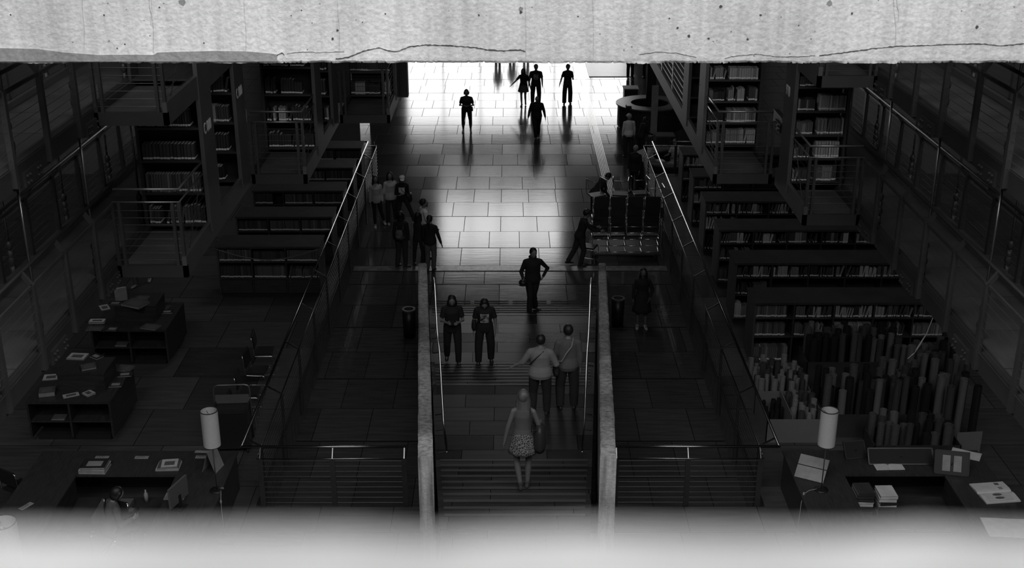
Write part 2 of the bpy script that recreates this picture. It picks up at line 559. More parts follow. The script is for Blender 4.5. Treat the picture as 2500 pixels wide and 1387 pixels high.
# long guide strip
b = MB()
for k in range(6):
    x = 3.27 + k*.058
    b.box(x, x+.03, 36.2, 66, 0, .008)
mat('guide_metal', .45, .22, .7)
tag(b.build('guide_strip', 'guide_metal'), 'long ribbed metal guide strip running up the right of the hall floor', 'floor marking')

# ---- stair parapets
def parapet(label, xi0, xo0, xi1, xo1):
    """inner / outer x at the far (Y=30) and near (Y=15.3) ends"""
    b = MB(); N = 60; vs = []; fs = []
    for k in range(N+1):
        t = k/N; y = 30.0 + (15.3-30.0)*t; zt = 1.1 + 2.6*t
        xi = xi0 + (xi1-xi0)*t; xo = xo0 + (xo1-xo0)*t
        j = lambda a: random.uniform(-a, a)
        vs += [(xi, y, 0), (xi + j(.006), y, zt - .02 + j(.012)), ((xi*.85+xo*.15), y, zt + j(.006)), ((xi*.15+xo*.85), y, zt + j(.006)), (xo + j(.006), y, zt - .02 + j(.012)), (xo, y, 0)]
    for k in range(N):
        for i in range(6):
            i2 = (i+1) % 6
            fs.append((k*6+i, k*6+i2, (k+1)*6+i2, (k+1)*6+i))
    fs.append((0,1,2,3,4,5)); fs.append(tuple(N*6+i for i in (5,4,3,2,1,0)))
    b.add(vs, fs)
    o = fix_normals(b.build('stair_parapet', 'parapet_concrete'))
    return tag(o, label, 'parapet')
parapet('rough concrete parapet on the left of the stairs', -2.21, -2.43, -1.11, -1.33)
parapet('rough concrete parapet on the right of the stairs', 2.34, 2.53, 1.30, 1.53)
def stair_handrail(s, label):
    pts = []
    for y, z in ((29.7,.80),(27.5,1.46),(24.5,1.56),(21.3,2.56),(18.3,2.66),(15.5,3.66)):
        x = CXS + s*(half_w(y) - .13); pts.append((x, y, z))
    t = thing('stair_handrail', label, 'handrail', (pts[0][0], pts[0][1], 0))
    b = MB(); b.tube([(p[0]-pts[0][0], p[1]-pts[0][1], p[2]) for p in [ (pts[0][0], pts[0][1], .45) ] + pts], .019)
    b.build('rail', 'rail_steel', t, True)
    for (a, c) in zip(pts[:-1], pts[1:]):
        for f in (.15, .85):
            p = Vector(a).lerp(Vector(c), f)
            b = MB(); b.tube([(p.x-pts[0][0], p.y-pts[0][1], p.z-.01), (p.x-pts[0][0], p.y-pts[0][1], p.z-.08), (p.x+s*.13-pts[0][0], p.y-pts[0][1], p.z-.1)], .01, 6)
            b.build('bracket', 'rail_steel', t, True)
stair_handrail(-1, 'slim steel handrail on the left parapet of the stairs')
stair_handrail(1, 'slim steel handrail on the right parapet of the stairs')

# ---- railings round the sunken floor
def railing(label, base, hand, tops, posts, brace_dir, cab_z, cab_ends, post_w=.09, group=None, low=.35, name='railing'):
    """hand: polyline of the handrail; tops: polyline of the thin bar on the post tops; posts: (x, y)"""
    t = thing(name, label, 'railing', base, group=group)
    o = Vector(base)
    q = lambda p: tuple(Vector(p) - o)
    b = MB(); b.tube([q(p) for p in hand], .026); b.build('handrail', 'rail_steel', t, True)
    b = MB(); b.tube([q(p) for p in tops], .010, 6); b.build('post_top_bar', 'rail_steel', t, True)
    zt = tops[0][2]
    for (x, y) in posts:
        b = MB()
        if abs(brace_dir[0]) > .5: b.box(x-.02-o.x, x+.02-o.x, y-post_w/2-o.y, y+post_w/2-o.y, low-o.z, zt-o.z)
        else: b.box(x-post_w/2-o.x, x+post_w/2-o.x, y-.02-o.y, y+.02-o.y, low-o.z, zt-o.z)
        b.build('post', 'dark_steel', t)
        b = MB(); h = Vector((x+brace_dir[0]*.26, y+brace_dir[1]*.26, hand[0][2]))
        b.bar(q((x, y, zt)), q(h), .018, .03); b.build('bracket', 'rail_steel', t)
    b = MB()
    for z in cab_z: b.tube([q((cab_ends[0][0], cab_ends[0][1], z)), q((cab_ends[1][0], cab_ends[1][1], z))], .006, 4)
    b.build('cables', 'cable_steel', t)
    return t
cz = [PLAT + .06 + k*.105 for k in range(9)]
for s, side in ((-1, 'left'), (1, 'right')):
    ysx = [18.9 + 2.055*k for k in range(10)]
    railing('long steel railing with cables along the %s edge of the sunken floor' % side, (s*4.42, 18.6, PLAT),
            [(s*4.7, 18.6, 2.0), (s*4.7, 38.9, 2.0)], [(s*4.42, 18.6, 1.84), (s*4.42, 38.9, 1.84)],
            [(s*4.42, y) for y in ysx], (s, 0), cz, [(s*4.42, 18.6), (s*4.42, 38.9)])
    railing('short steel railing across the near end of the sunken floor, %s of the stairs' % side, (s*4.5, 18.46, PLAT),
            [(s*4.7, 18.6, 2.0), (s*1.78, 18.6, 2.0)], [(s*4.42, 18.46, 1.84), (s*1.82, 18.46, 1.84)],
            [(s*4.36, 18.46), (s*3.1, 18.46), (s*1.85, 18.46)], (0, .55), cz, [(s*4.4, 18.46), (s*1.85, 18.46)], low=.8)
    railing('steel railing across the far end of the raised floor, on the %s' % side, (s*4.7, 38.8, PLAT),
            [(s*4.7, 38.9, 2.0), (s*7.6, 38.9, 2.0)], [(s*4.42, 39.0, 1.84), (s*7.6, 39.0, 1.84)],
            [(s*4.5, 39.0), (s*5.5, 39.0), (s*6.5, 39.0), (s*7.5, 39.0)], (0, -.4), cz, [(s*4.5, 39.0), (s*7.6, 39.0)], low=.5)

# ---- concrete bridge beam across the top
def beam():
    Y = 12.0; Zb = 10.065
    N = 1800; vs = []; fs = []
    X0, X1 = -12.4, 12.4
    rnd = random.Random(3); e = 0
    for i in range(N+1):
        x = X0 + (X1-X0)*i/N
        e = e*.93 + rnd.uniform(-.0022, .0022)
        chip = .0
        if rnd.random() < .12: chip = rnd.uniform(0, .014)
        zb = Zb + e + chip
        yc = .012 + 1.2*e
        vs += [(x, Y, 11.5), (x, Y, Zb + .05), (x, Y + .001 + .25*abs(e), Zb + .022 + rnd.uniform(-.003, .003) + .6*e), (x, Y + yc, zb), (x, Y + .5, zb), (x, Y + .5, 11.5)]
    for i in range(N):
        for k in range(6):
            k2 = (k+1) % 6
            fs.append((i*6+k, i*6+k2, (i+1)*6+k2, (i+1)*6+k))
    fs.append(tuple(range(6))); fs.append(tuple(N*6+k for k in range(5, -1, -1)))
    b = MB(); b.add(vs, fs)
    o = fix_normals(b.build('concrete_beam', 'beam_concrete'))
    tag(o, 'wide weathered concrete bridge beam spanning the top of the view', 'beam')
    def P(px, py): return aty(px, py, Y)
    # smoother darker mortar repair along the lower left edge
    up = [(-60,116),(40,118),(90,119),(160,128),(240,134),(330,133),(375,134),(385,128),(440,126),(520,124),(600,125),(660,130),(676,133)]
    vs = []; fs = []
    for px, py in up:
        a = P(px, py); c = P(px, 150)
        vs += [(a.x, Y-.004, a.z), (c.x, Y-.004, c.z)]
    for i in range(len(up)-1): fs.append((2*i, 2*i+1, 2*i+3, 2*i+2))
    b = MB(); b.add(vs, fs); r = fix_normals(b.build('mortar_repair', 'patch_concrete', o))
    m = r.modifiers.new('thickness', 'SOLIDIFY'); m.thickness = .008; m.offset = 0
    # cracks
    def crack(pts, w):
        rr = random.Random(len(pts)); vs = []; fs = []; fine = []
        for (x0, y0), (x1, y1) in zip(pts[:-1], pts[1:]):
            n = max(2, int(abs(x1-x0) + abs(y1-y0))//5)
            for k in range(n): fine.append((x0+(x1-x0)*k/n, y0+(y1-y0)*k/n + rr.uniform(-.8, .8)))
        fine.append(pts[-1])
        for px, py in fine:
            ww = w*rr.uniform(.35, 1.2)
            a = P(px, py-ww/2); c = P(px, py+ww/2)
            vs += [(a.x, Y-.003, a.z), (c.x, Y-.003, c.z), (c.x, Y+.01, c.z), (a.x, Y+.01, a.z)]
        for i in range(len(fine)-1):
            for k in range(4):
                k2 = (k+1) % 4
                fs.append((i*4+k, i*4+k2, i*4+4+k2, i*4+4+k))
        b = MB(); b.add(vs, fs); fix_normals(b.build('crack', 'crack_dark', o))
    mat('crack_dark', .07, .9)
    crack([(820,144),(850,140),(890,124),(925,117),(950,124),(970,126),(1000,114),(1040,110),(1090,111),(1160,116),(1190,122),(1230,124),(1270,122),(1283,126)], 3.0)
    crack([(672,137),(688,129),(694,134)], 3)
    crack([(700,132),(730,127),(780,128),(840,126)], 1.0)
    crack([(1560,134),(1600,127),(1650,129),(1700,140)], 1.2)
    crack([(1770,142),(1800,136),(1850,132),(1900,139),(1950,138),(1990,136)], 1.2)
    crack([(2000,136),(2070,127),(2130,119),(2190,113),(2260,111),(2335,108),(2400,107),(2440,112),(2500,107),(2540,108)], 2.4)
    for x, y1, w in ((368, 60, 2.4), (374, 130, 1.0), (1283, 150, 2.0), (828, 126, .8), (2193, 50, 1.5), (2186, 110, 1.1), (600, 130, .5), (205, 118, 1.0), (1448, 150, .8)):
        crack([(x-5, -10), (x-3, y1*.3), (x+1, y1*.6), (x, y1)] if y1 < 140 else [(x-2, -10), (x, 40), (x+1, 90), (x, y1)], w)
    # blow holes and chips
    for px, py, r in ((824,74,3.2),(812,95,3.4),(736,25,2),(389,18,2.2),(1169,37,2.4),(941,34,2),(445,5,8),(1634,45,2),(1654,68,3),(1682,88,3.5),(1730,94,3),(1760,16,4),(1857,37,3),(2080,33,3),(2025,8,7),(2385,66,4),(26,36,2),(286,118,2),(1272,22,6),(254,37,2.4),(1272,30,4),(711,38,1.6),(762,56,1.3),(885,54,1.5),(498,105,2),(1825,96,3),(305,108,2),(1411,40,2),(1950,62,2),(1980,95,1.6)):
        a = P(px, py); k = r/FPX*12.2
        b = MB(); n = 9; rr = random.Random(px)
        vs = [(a.x + k*rr.uniform(.7,1.2)*math.cos(2*math.pi*i/n), Y-.002, a.z + k*rr.uniform(.7,1.3)*math.sin(2*math.pi*i/n)) for i in range(n)]
        vs2 = [(v[0], Y+.006, v[2]) for v in vs]
        b.add(vs + vs2, [tuple(range(n)), tuple(range(2*n-1, n-1, -1))] + [(i, (i+1)%n, n+(i+1)%n, n+i) for i in range(n)])
        fix_normals(b.build('blow_hole', 'crack_dark' if r < 5 else 'patch_concrete', o))
beam()

# ---- concrete ledge right before the camera
b = MB(); N = 260; vs = []; fs = []; rr = random.Random(11)
zt = CAM_Z - .165
for i in range(N+1):
    x = -2.6 + 5.2*i/N
    j = lambda a: rr.uniform(-a, a)
    vs += [(x, .257 + j(.001), zt - 1.2), (x, .257 + j(.001), zt - .006), (x, .250 + j(.0015), zt + j(.0006)), (x, -.02, zt), (x, -.02, zt - 1.2)]
for i in range(N):
    for k in range(5):
        k2 = (k+1) % 5
        fs.append((i*5+k, i*5+k2, (i+1)*5+k2, (i+1)*5+k))
fs.append(tuple(range(5))); fs.append(tuple(N*5+k for k in range(4, -1, -1)))
b.add(vs, fs)
tag(fix_normals(b.build('concrete_ledge', 'ledge_concrete')), 'out of focus pale concrete ledge along the bottom of the view', 'ledge')

# ================================================================== BOOKS
ORD = ['first', 'second', 'third', 'fourth', 'fifth', 'sixth', 'seventh', 'eighth', 'ninth', 'tenth']
BOOKS = []      # (size in picture, x, y, z, thickness, depth, height, tilt, tone, place)
def fill_row(x0, x1, yfront, z, hmax, place, tones=None, tmin=.018, tmax=.05, full=.85, uniform=False, rnd=random, tiltp=.25, depth=.2):
    x = x0 + .01
    tn = rnd.choice(tones or range(7)); h0 = hmax*rnd.uniform(.8, .98)
    th0 = rnd.uniform(tmin, tmax)
    end = x0 + (x1-x0)*full
    run = 0
    while x < end:
        if run <= 0:
            run = rnd.randint(1, 6) if not uniform else 40
            tn = rnd.choice(tones or range(7)); h0 = hmax*rnd.uniform(.72, .98); th0 = rnd.uniform(tmin, tmax)
        t = th0*rnd.uniform(.9, 1.1) if uniform else (th0 if rnd.random() < .5 else rnd.uniform(tmin, tmax))
        h = h0 if uniform else h0*rnd.uniform(.95, 1.02)
        h = min(h, hmax)
        tnb = tn
        if uniform and rnd.random() < .3: tnb = max(0, min(6, tn + rnd.choice((-1, -1, 1))))
        tilt = 0
        if not uniform and rnd.random() < tiltp*.3: tilt = rnd.uniform(.08, .3)
        if x + t + math.sin(tilt)*h > x1: break
        dep = (yfront*math.cos(R(PITCH)) + (CAM_Z-z)*math.sin(R(PITCH)))
        BOOKS.append(((t+.3*h)/dep, x, yfront + rnd.uniform(0, .03), z, t, depth, h*math.cos(tilt) if False else h, tilt, tnb, place))
        x += t + .004 + (math.sin(tilt)*h*.55 if tilt else 0)
        run -= 1
        if not uniform and rnd.random() < .03: x += rnd.uniform(.03, .1)

# ================================================================== BOOK TOWERS AND GALLERIES
def M_text_side(s, x, y, z):
    # text reading along +Y on a face looking towards the hall centre, upright
    if s < 0:   # left towers, face looks to +X: text runs towards +Y
        return Matrix(((0, 0, 1, x), (1, 0, 0, y), (0, 1, 0, z), (0, 0, 0, 1)))
    return Matrix(((0, 0, -1, x), (-1, 0, 0, y), (0, 1, 0, z), (0, 0, 0, 1)))

def book_stack(s, xi, xo, y, z0, z1, text, tz, boards, label, bays=1):
    """double sided steel shelf unit; xi: hall side x, xo: outer x (absolute values)"""
    D = .66
    t = thing('book_stack', label, 'bookshelf', (s*(xi+xo)/2, y, z0))
    ox = s*(xi+xo)/2
    def L(x): return s*x - ox
    def bx(b, a, c, *r): b.box(min(L(a), L(c)), max(L(a), L(c)), *r)
    b = MB(); bx(b, xi-.014, xi+.045, 0, D, 0, z1-z0)
    e = b.build('end_panel', 'panel_steel', t)
    k = 0
    bb = MB()
    zz = .3
    while zz < z1-z0:
        M = Matrix.Translation((L(xi-.004), .58, zz)) @ Matrix.Rotation(R(90), 4, 'Y')
        bb.loft([((L(xi-.018), .56, zz), (0,1,0), (0,0,1), .012, .012), ((L(xi-.012), .56, zz), (0,1,0), (0,0,1), .012, .012)], 8)
        zz += .83
    bb.build('bolts', 'void', e)
    b = MB(); bx(b, xi-.002, xi-.010, .0, D, z1-z0-.02, z1-z0)
    if text:
        for (tx, tzz) in text:
            M = M_text_side(s, L(xi-.017), .07 if s < 0 else .59, tzz - z0)
            lt = text_mesh(tx, .235, e, 'lettering', M, 'letter_paint', .002)
            lt['label'] = 'painted class number %s' % tx
            lt.scale = (.62, 1, 1) if len(tx) > 3 else (.75, 1, 1)
            lt.matrix_basis = M @ Matrix.Diagonal((.74 if len(tx) > 3 else .85, 1, 1, 1))
    b = MB(); bx(b, xo-.04, xo, 0, D, 0, z1-z0); b.build('side_panel', 'black_steel', t)
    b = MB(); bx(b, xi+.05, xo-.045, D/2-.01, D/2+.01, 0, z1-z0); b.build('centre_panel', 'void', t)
    for zb in boards:
        if zb < z1: 
            b = MB(); bx(b, xi+.05, xo-.045, 0, D/2-.015, zb-z0-.03, zb-z0); b.build('shelf', 'black_steel', t)
    return t

def gallery(s, xi, xo, yf, ye, z, label, ystack, rail=True, side_to=None):
    """small platform before the stacks, its light side beam running back to ye"""
    ox, oy, oz = s*(xi+xo)/2, yf, z
    t = thing('gallery_platform', label, 'platform', (ox, oy, oz))
    def bx(a, c, y0, y1, z0, z1, name, m):
        b = MB(); b.box(min(s*a, s*c)-ox, max(s*a, s*c)-ox, y0-oy, y1-oy, z0-oz, z1-oz); return b.build(name, m, t)
    b = MB(); y = yf + .08
    while y < ye - .02:
        y2 = min(y + .30, ye)
        b.box(min(s*xi, s*xo)-ox+.03, max(s*xi, s*xo)-ox-.02, y-oy, y2-.012-oy, -.04, 0); y += .30
    b.build('deck', 'deck_steel', t)
    bx(xi, xo, yf, yf+.07, z-.14, z+.03, 'front_beam', 'black_steel')
    bx(xi, xi+.06, yf, ye, z-.14, z+.16, 'side_beam', 'panel_steel')
    bx(xo-.06, xo, yf, ye, z-.14, z+.10, 'outer_beam', 'black_steel')
    if rail:
        for x in (xi+.03, xi+.12, xo-.03, xo-.12):
            bx(x-.02, x+.02, yf+.01, yf+.07, z-.14, z+.92, 'corner_post', 'dark_steel')
        b = MB()
        hr = z + 1.08
        pts = [(s*(xi+.04), ystack, hr), (s*(xi+.04), yf+.1, hr), (s*(xo-.04), yf+.1, hr)]
        b.tube([(p[0]-ox, p[1]-oy, p[2]-oz) for p in pts], .02, 6); b.build('handrail', 'rail_dull', t, True)
        b = MB(); pts = [(s*(xi+.03), ystack, z+.92), (s*(xi+.03), yf+.04, z+.92), (s*(xo-.03), yf+.04, z+.92)]
        b.tube([(p[0]-ox, p[1]-oy, p[2]-oz) for p in pts], .014, 6); b.build('post_top_bar', 'rail_dull', t, True)
        b = MB()
        for k in range(8):
            zz = z + .1 + .1*k
            pts = [(s*(xi+.03), ystack, zz), (s*(xi+.03), yf+.04, zz), (s*(xo-.03), yf+.04, zz)]
            b.tube([(p[0]-ox, p[1]-oy, p[2]-oz) for p in pts], .004, 4)
        b.build('cables', 'dark_steel', t)
        b = MB(); b.tube([(s*(xi+.04)-ox, yf+.2-oy, .05), (s*(xi+.04)-ox, ystack-.05-oy, .9)], .008, 5)
        b.build('brace', 'dark_steel', t)
    return t
mat('rail_dull', .30, .3, .8)
LV = [6.6, 8.75]
def level_boards(z0, dz, n): return [z0 + dz*k for k in range(n)]
# left side
gal_l = [('leftmost', 4.38, 5.33, 15.35, 19.62), ('middle', 3.43, 4.36, 19.66, 23.76), ('rightmost', 2.41, 3.41, 23.8, 26.2)]
for nm, xi, xo, yf, ye in gal_l:
    gallery(-1, xi, xo, yf, ye, 6.6, {'leftmost': 'railed steel gallery before the bookshelves on the left, nearest one',
            'middle': 'railed steel gallery on the left, second from the viewer',
            'rightmost': 'railed steel gallery on the left, farthest one by the bright floor'}[nm], yf + 1.35)
    if nm != 'rightmost':
        gallery(-1, xi, xo, yf-.15, ye, 8.75, 'upper steel gallery on the left above the %s railed gallery' % ('nearest' if nm == 'leftmost' else 'second'), yf + 1.3)
for i, (xi, xo, y, tt, lab) in enumerate([
        (4.38, 5.33, 16.8, 8.0, 'tall steel bookshelf marked C 000 on the left, nearest the viewer'),
        (4.38, 5.33, 19.0, 8.0, 'tall steel bookshelf marked C 000 on the left, second from the viewer'),
        (3.43, 4.36, 21.0, 8.45, 'tall steel bookshelf marked C 000 on the left, third from the viewer'),
        (3.43, 4.36, 23.0, 0, 'tall unmarked steel bookshelf on the left before the farthest gallery'),
        (2.41, 3.41, 25.2, 0, 'steel bookshelf behind the farthest gallery on the left')]):
    boards = level_boards(6.72, .483, 5) + level_boards(8.87, .483, 4)
    text = [('C 000', tt)] if tt else None
    book_stack(-1, xi, xo, y, 6.6, 12.2 if i < 4 else 9.6, text, tt, boards, lab)
    rnd = random.Random(20+i)
    ord_ = ['nearest', 'second', 'third', 'fourth', 'farthest'][i]
    vis = [z for z in boards if z < 8.3 or i in (1, 2, 3)]
    for k, zb in enumerate(vis):
        if zb > 10: continue
        fill_row(-xo+.05, -xi-.05, y+.02, zb, .30, 'on the %s shelf from the deck in the %s left bookshelf' % (ORD[k], ord_),
                 tones=[2, 3, 3, 2, 1] if i == 0 else [0, 1, 1, 2, 1, 5], uniform=(i == 0 and k in (1, 2, 3)), tmin=.03, tmax=.05, full=rnd.uniform(.72, .98), rnd=rnd, tiltp=.1)
# right side
gallery(1, 4.46, 5.33, 17.5, 19.62, 6.6, 'railed steel gallery on the right before the shelves marked 970', 18.65)
gallery(1, 4.46, 5.33, 17.4, 19.62, 8.75, 'upper steel gallery on the right above the railed one', 18.6)
gallery(1, 3.43, 4.42, 19.66, 29.6, 6.6, 'long steel gallery on the right reaching back over the hall floor', 20.95)
for i, (xi, xo, y, text, lab) in enumerate([
        (4.46, 5.33, 18.7, [('970', 8.05)], 'tall steel bookshelf marked 970 on the right, nearest the viewer'),
        (3.43, 4.42, 21.0, [('970', 8.45)], 'tall steel bookshelf on the right behind the long gallery rail, full of books'),
        (3.43, 4.42, 23.0, None, 'tall steel bookshelf on the right farthest back')]):
    boards = level_boards(6.79, .385, 5) + level_boards(8.87, .385, 5)
    book_stack(1, xi, xo, y, 6.6, 12.2, text, 0, boards, lab)
    rnd = random.Random(60+i)
    if i == 2: continue
    ord_ = ['nearest', 'second'][i]
    for k, zb in enumerate(boards[:8]):
        if i == 0 and zb > 8.6: continue
        fill_row(xi+.06, xi+.06+.3, y+.02, zb, .22, 'at the narrow end of the %s shelf, %s right bookshelf' % (ORD[k], ord_), tones=[1, 2, 3, 4, 0], full=.9, rnd=rnd, tmin=.02, tmax=.035)
        fill_row(xi+.40, xo-.05, y+.02, zb, .27, 'on the %s shelf from the deck in the %s right bookshelf' % (ORD[k], ord_), tones=[3, 4, 5, 5, 2], uniform=(k in (1, 3, 4)), full=.97, rnd=rnd, tmin=.02, tmax=.04)
# far gallery on the right has slatted mesh parapet
b = MB()
for k in range(7):
    b.tube([(3.46, 23.8, 6.75 + k*.13), (3.46, 29.5, 6.75 + k*.13)], .012, 5)
for y in (25.5, 27.4, 29.4): b.box(3.44, 3.48, y-.04, y+.04, 6.5, 7.6)
tag(b.build('gallery_cables', 'rail_dull'), 'bright cable rail of the long right gallery beside the round desk', 'railing')

# ================================================================== SUSPENDED WALKWAYS
def walkway(s, z, y0, y1, yin, label, rod_top=8.56, rods=True):
    XI, XO = 5.37, 6.52
    ox, oy, oz = s*(XI+XO)/2, y0, z
    t = thing('suspended_walkway', label, 'walkway', (ox, oy, oz))
    def q(p): return (p[0]-ox, p[1]-oy, p[2]-oz)
    b = MB(); y = y0 + (17.45 - y0) % 1.05 - 1.05
    while y < y1:
        ya = max(y, y0); yb = min(y+1.05, y1)
        if yb - ya > .05: b.box(min(s*XI, s*XO)-ox+.02, max(s*XI, s*XO)-ox-.02, ya-oy+.012, yb-oy-.012, -.05, 0)
        y += 1.05
    b.build('deck', 'deck_steel', t)
    for x, nm in ((XI, 'inner_beam'), (XO, 'outer_beam')):
        b = MB(); b.box(s*x-.05-ox, s*x+.05-ox, 0, y1-y0, -.16, .10)
        e = b.build(nm, 'black_steel' if nm == 'inner_beam' else 'panel_steel', t)
        yy = y0 + (15.07-y0) % 2.1
        while yy < y1:
            pl = MB(); pl.box(s*x-.08-ox, s*x+.08-ox, yy-.25-oy, yy+.25-oy, -.20, -.03)
            for dy in (-.2, -.12, .12, .2):
                for dz in (-.16, -.08): pl.ball((s*x-s*.085-ox, yy+dy-oy, dz), .02, n=6, m=4)
            if yy > 12: pl.build('gusset_plate', 'black_steel', e)
            yy += 2.1
    def rail(xp, xr, ya, yb):
        b = MB(); b.tube([q((s*xr, ya, z+1.06)), q((s*xr, yb, z+1.06))], .022, 6); b.build('handrail', 'black_steel', t, True)
        b = MB(); b.bar(q((s*xp, ya, z+.9)), q((s*xp, yb, z+.9)), .025, .04); b.build('post_top_bar', 'dark_steel', t)
        b = MB()
        for k in range(8): b.tube([q((s*xp, ya, z+.1+.1*k)), q((s*xp, yb, z+.1+.1*k))], .0035, 4)
        b.build('cables', 'dark_steel', t)
        y = ya + (15.6-ya) % 1.05
        while y < yb + .01:
            b = MB()
            b.box(s*xp-.03-ox, s*xp+.03-ox, y-.035-oy, y+.035-oy, -.12, .92)
            b.bar(q((s*xp, y, z+.90)), q((s*xr, y, z+1.05)), .04, .05)
            b.build('post', 'dark_steel', t); y += 1.05
    rail(5.29, 5.39, y0, yin)
    rail(6.55, 6.45, y0, y1)
    if rods:
        for x in (5.5, 6.62):
            y = y0 + (15.07-y0) % 2.1
            while y < y1:
                if y > 12.7:
                    b = MB()
                    b.tube([q((s*x, y, z+.45)), q((s*x, y, rod_top))], .016, 6)
                    r = b.build('tie_rod', 'rod_steel', t, True)
                    b = MB()
                    b.box(s*x-.03-ox, s*x+.03-ox, y-.03-oy, y+.03-oy, -.08, .16)
                    b.ball(q((s*x, y, z+.2)), .05, .05, .09); b.tube([q((s*x, y, z+.2)), q((s*x, y, z+.36))], .038, 8)
                    b.ball(q((s*x, y, z+.42)), .045, .045, .07)
                    b.build('turnbuckle', 'black_steel', r, True)
                y += 2.1
    return t
walkway(-1, 6.6, 8.0, 24.0, 15.35, 'lower suspended steel walkway with cable rails on the left')
walkway(1, 6.6, 8.0, 24.0, 17.5, 'lower suspended steel walkway with cable rails on the right')
walkway(-1, 8.75, 9.0, 24.0, 15.2, 'upper suspended steel walkway under the beam on the left', 15.5)
walkway(1, 8.75, 9.0, 24.0, 17.4, 'upper suspended steel walkway under the beam on the right', 15.5)

# ================================================================== LOW BOOKCASES ON THE RAISED FLOORS
def bookcase(x0, x1, y, h, bays, rows, label, group=None, plinth=.1):
    D = .85
    t = thing('low_bookcase', label, 'bookcase', ((x0+x1)/2, y, PLAT), group=group)
    ox = (x0+x1)/2
    b = MB(); b.box(x0-ox+.04, x1-ox-.04, .04, D-.04, 0, plinth); b.build('plinth', 'void', t)
    b = MB(); b.box(x0-ox-.02, x1-ox+.02, -.02, D+.02, h-.05, h); b.build('top', 'dark_wood', t)
    for x in (x0, x1-.04):
        b = MB(); b.box(x-ox, x+.04-ox, 0, D, plinth, h-.05); b.build('side_panel', 'wood_side', t)
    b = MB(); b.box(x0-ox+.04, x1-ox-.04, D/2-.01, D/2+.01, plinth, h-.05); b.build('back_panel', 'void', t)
    for k in range(1, bays):
        x = x0 + (x1-x0)*k/bays
        b = MB(); b.box(x-.015-ox, x+.015-ox, .005, D/2-.01, plinth, h-.05); b.build('divider', 'dark_wood', t)
    for z in rows:
        b = MB(); b.box(x0-ox+.04, x1-ox-.04, .01, D/2-.01, z-PLAT-.03, z-PLAT); b.build('shelf', 'dark_wood', t)
    return t
RY = [24.1, 26.5, 28.85, 31.2, 33.5, 35.8]
names_r = ['nearest', 'second', 'third', 'fourth', 'fifth', 'farthest']
for i, y in enumerate(RY):
    bookcase(5.28, 9.6, y, 1.53, 5, [1.02, 1.62, 2.06], 'low dark wooden bookcase on the right, %s in the row' % names_r[i])
    rnd = random.Random(100+i)
    for bay in range(5):
        xa = 5.32 + .86*bay; xb = xa + .83
        for r_, z in enumerate([2.06, 1.62, 1.02]):
            if i > 0 and r_ > 0 and bay > 0: continue
            if i > 3 and bay > 0: continue
            if i == 0 and r_ == 2 and bay in (1, 2, 3): continue
            uni = (i == 0 and (bay, r_) in ((0,0),(0,1),(0,2),(2,1),(4,1),(4,2)))
            hm = (.31, .33, .40)[r_]
            fill_row(xa, xb, y+.03, z, hm, 'in the %s row of the %s bay, %s right low bookcase' % (('top','middle','bottom')[r_], ORD[bay], names_r[i]),
                     tones=[4, 5] if (bay, r_) in ((2,1),(4,1)) else ([3] if uni else [1, 2, 3, 3, 4, 5, 6, 2]), uniform=uni, full=rnd.uniform(.75, .98), rnd=rnd, tmin=.014, tmax=.045, tiltp=.9)
LY = [28.1, 30.4, 32.7, 35.0, 37.2]
names_l = ['nearest', 'second', 'third', 'fourth', 'farthest']
for i, y in enumerate(LY):
    bookcase(-7.26, -4.72, y, 1.36, 3, [1.41, 1.85], 'low dark wooden bookcase on the left, %s in the row' % names_l[i], plinth=.1)
    rnd = random.Random(150+i)
    for bay in range(3):
        xa = -7.22 + .84*bay; xb = xa + .81
        for r_, z in enumerate([1.85, 1.41]):
            if i > 0 and r_ > 0: continue
            fill_row(xa, xb, y+.03, z, .33, 'in the %s row of the %s bay, %s left low bookcase' % (('top','lower')[r_], ORD[bay], names_l[i]),
                     tones=[2, 3], uniform=not (i == 0 and bay == 2 and r_ == 1), full=.97 if not (bay == 0 and i > 1) else .6, rnd=rnd, tmin=.03, tmax=.04)
    # cupboard fronts under the shelves
def cupboard_fronts():
    for o in list(COL.objects):
        if o.name.startswith('low_bookcase') and o.location.x < 0:
            for k in range(3):
                x0 = -1.27 + .845*k
                b = MB(); b.box(x0+.03, x0+.82, .0, .03, .12, .47); b.build('panel_door', 'dark_wood', o)
cupboard_fronts()

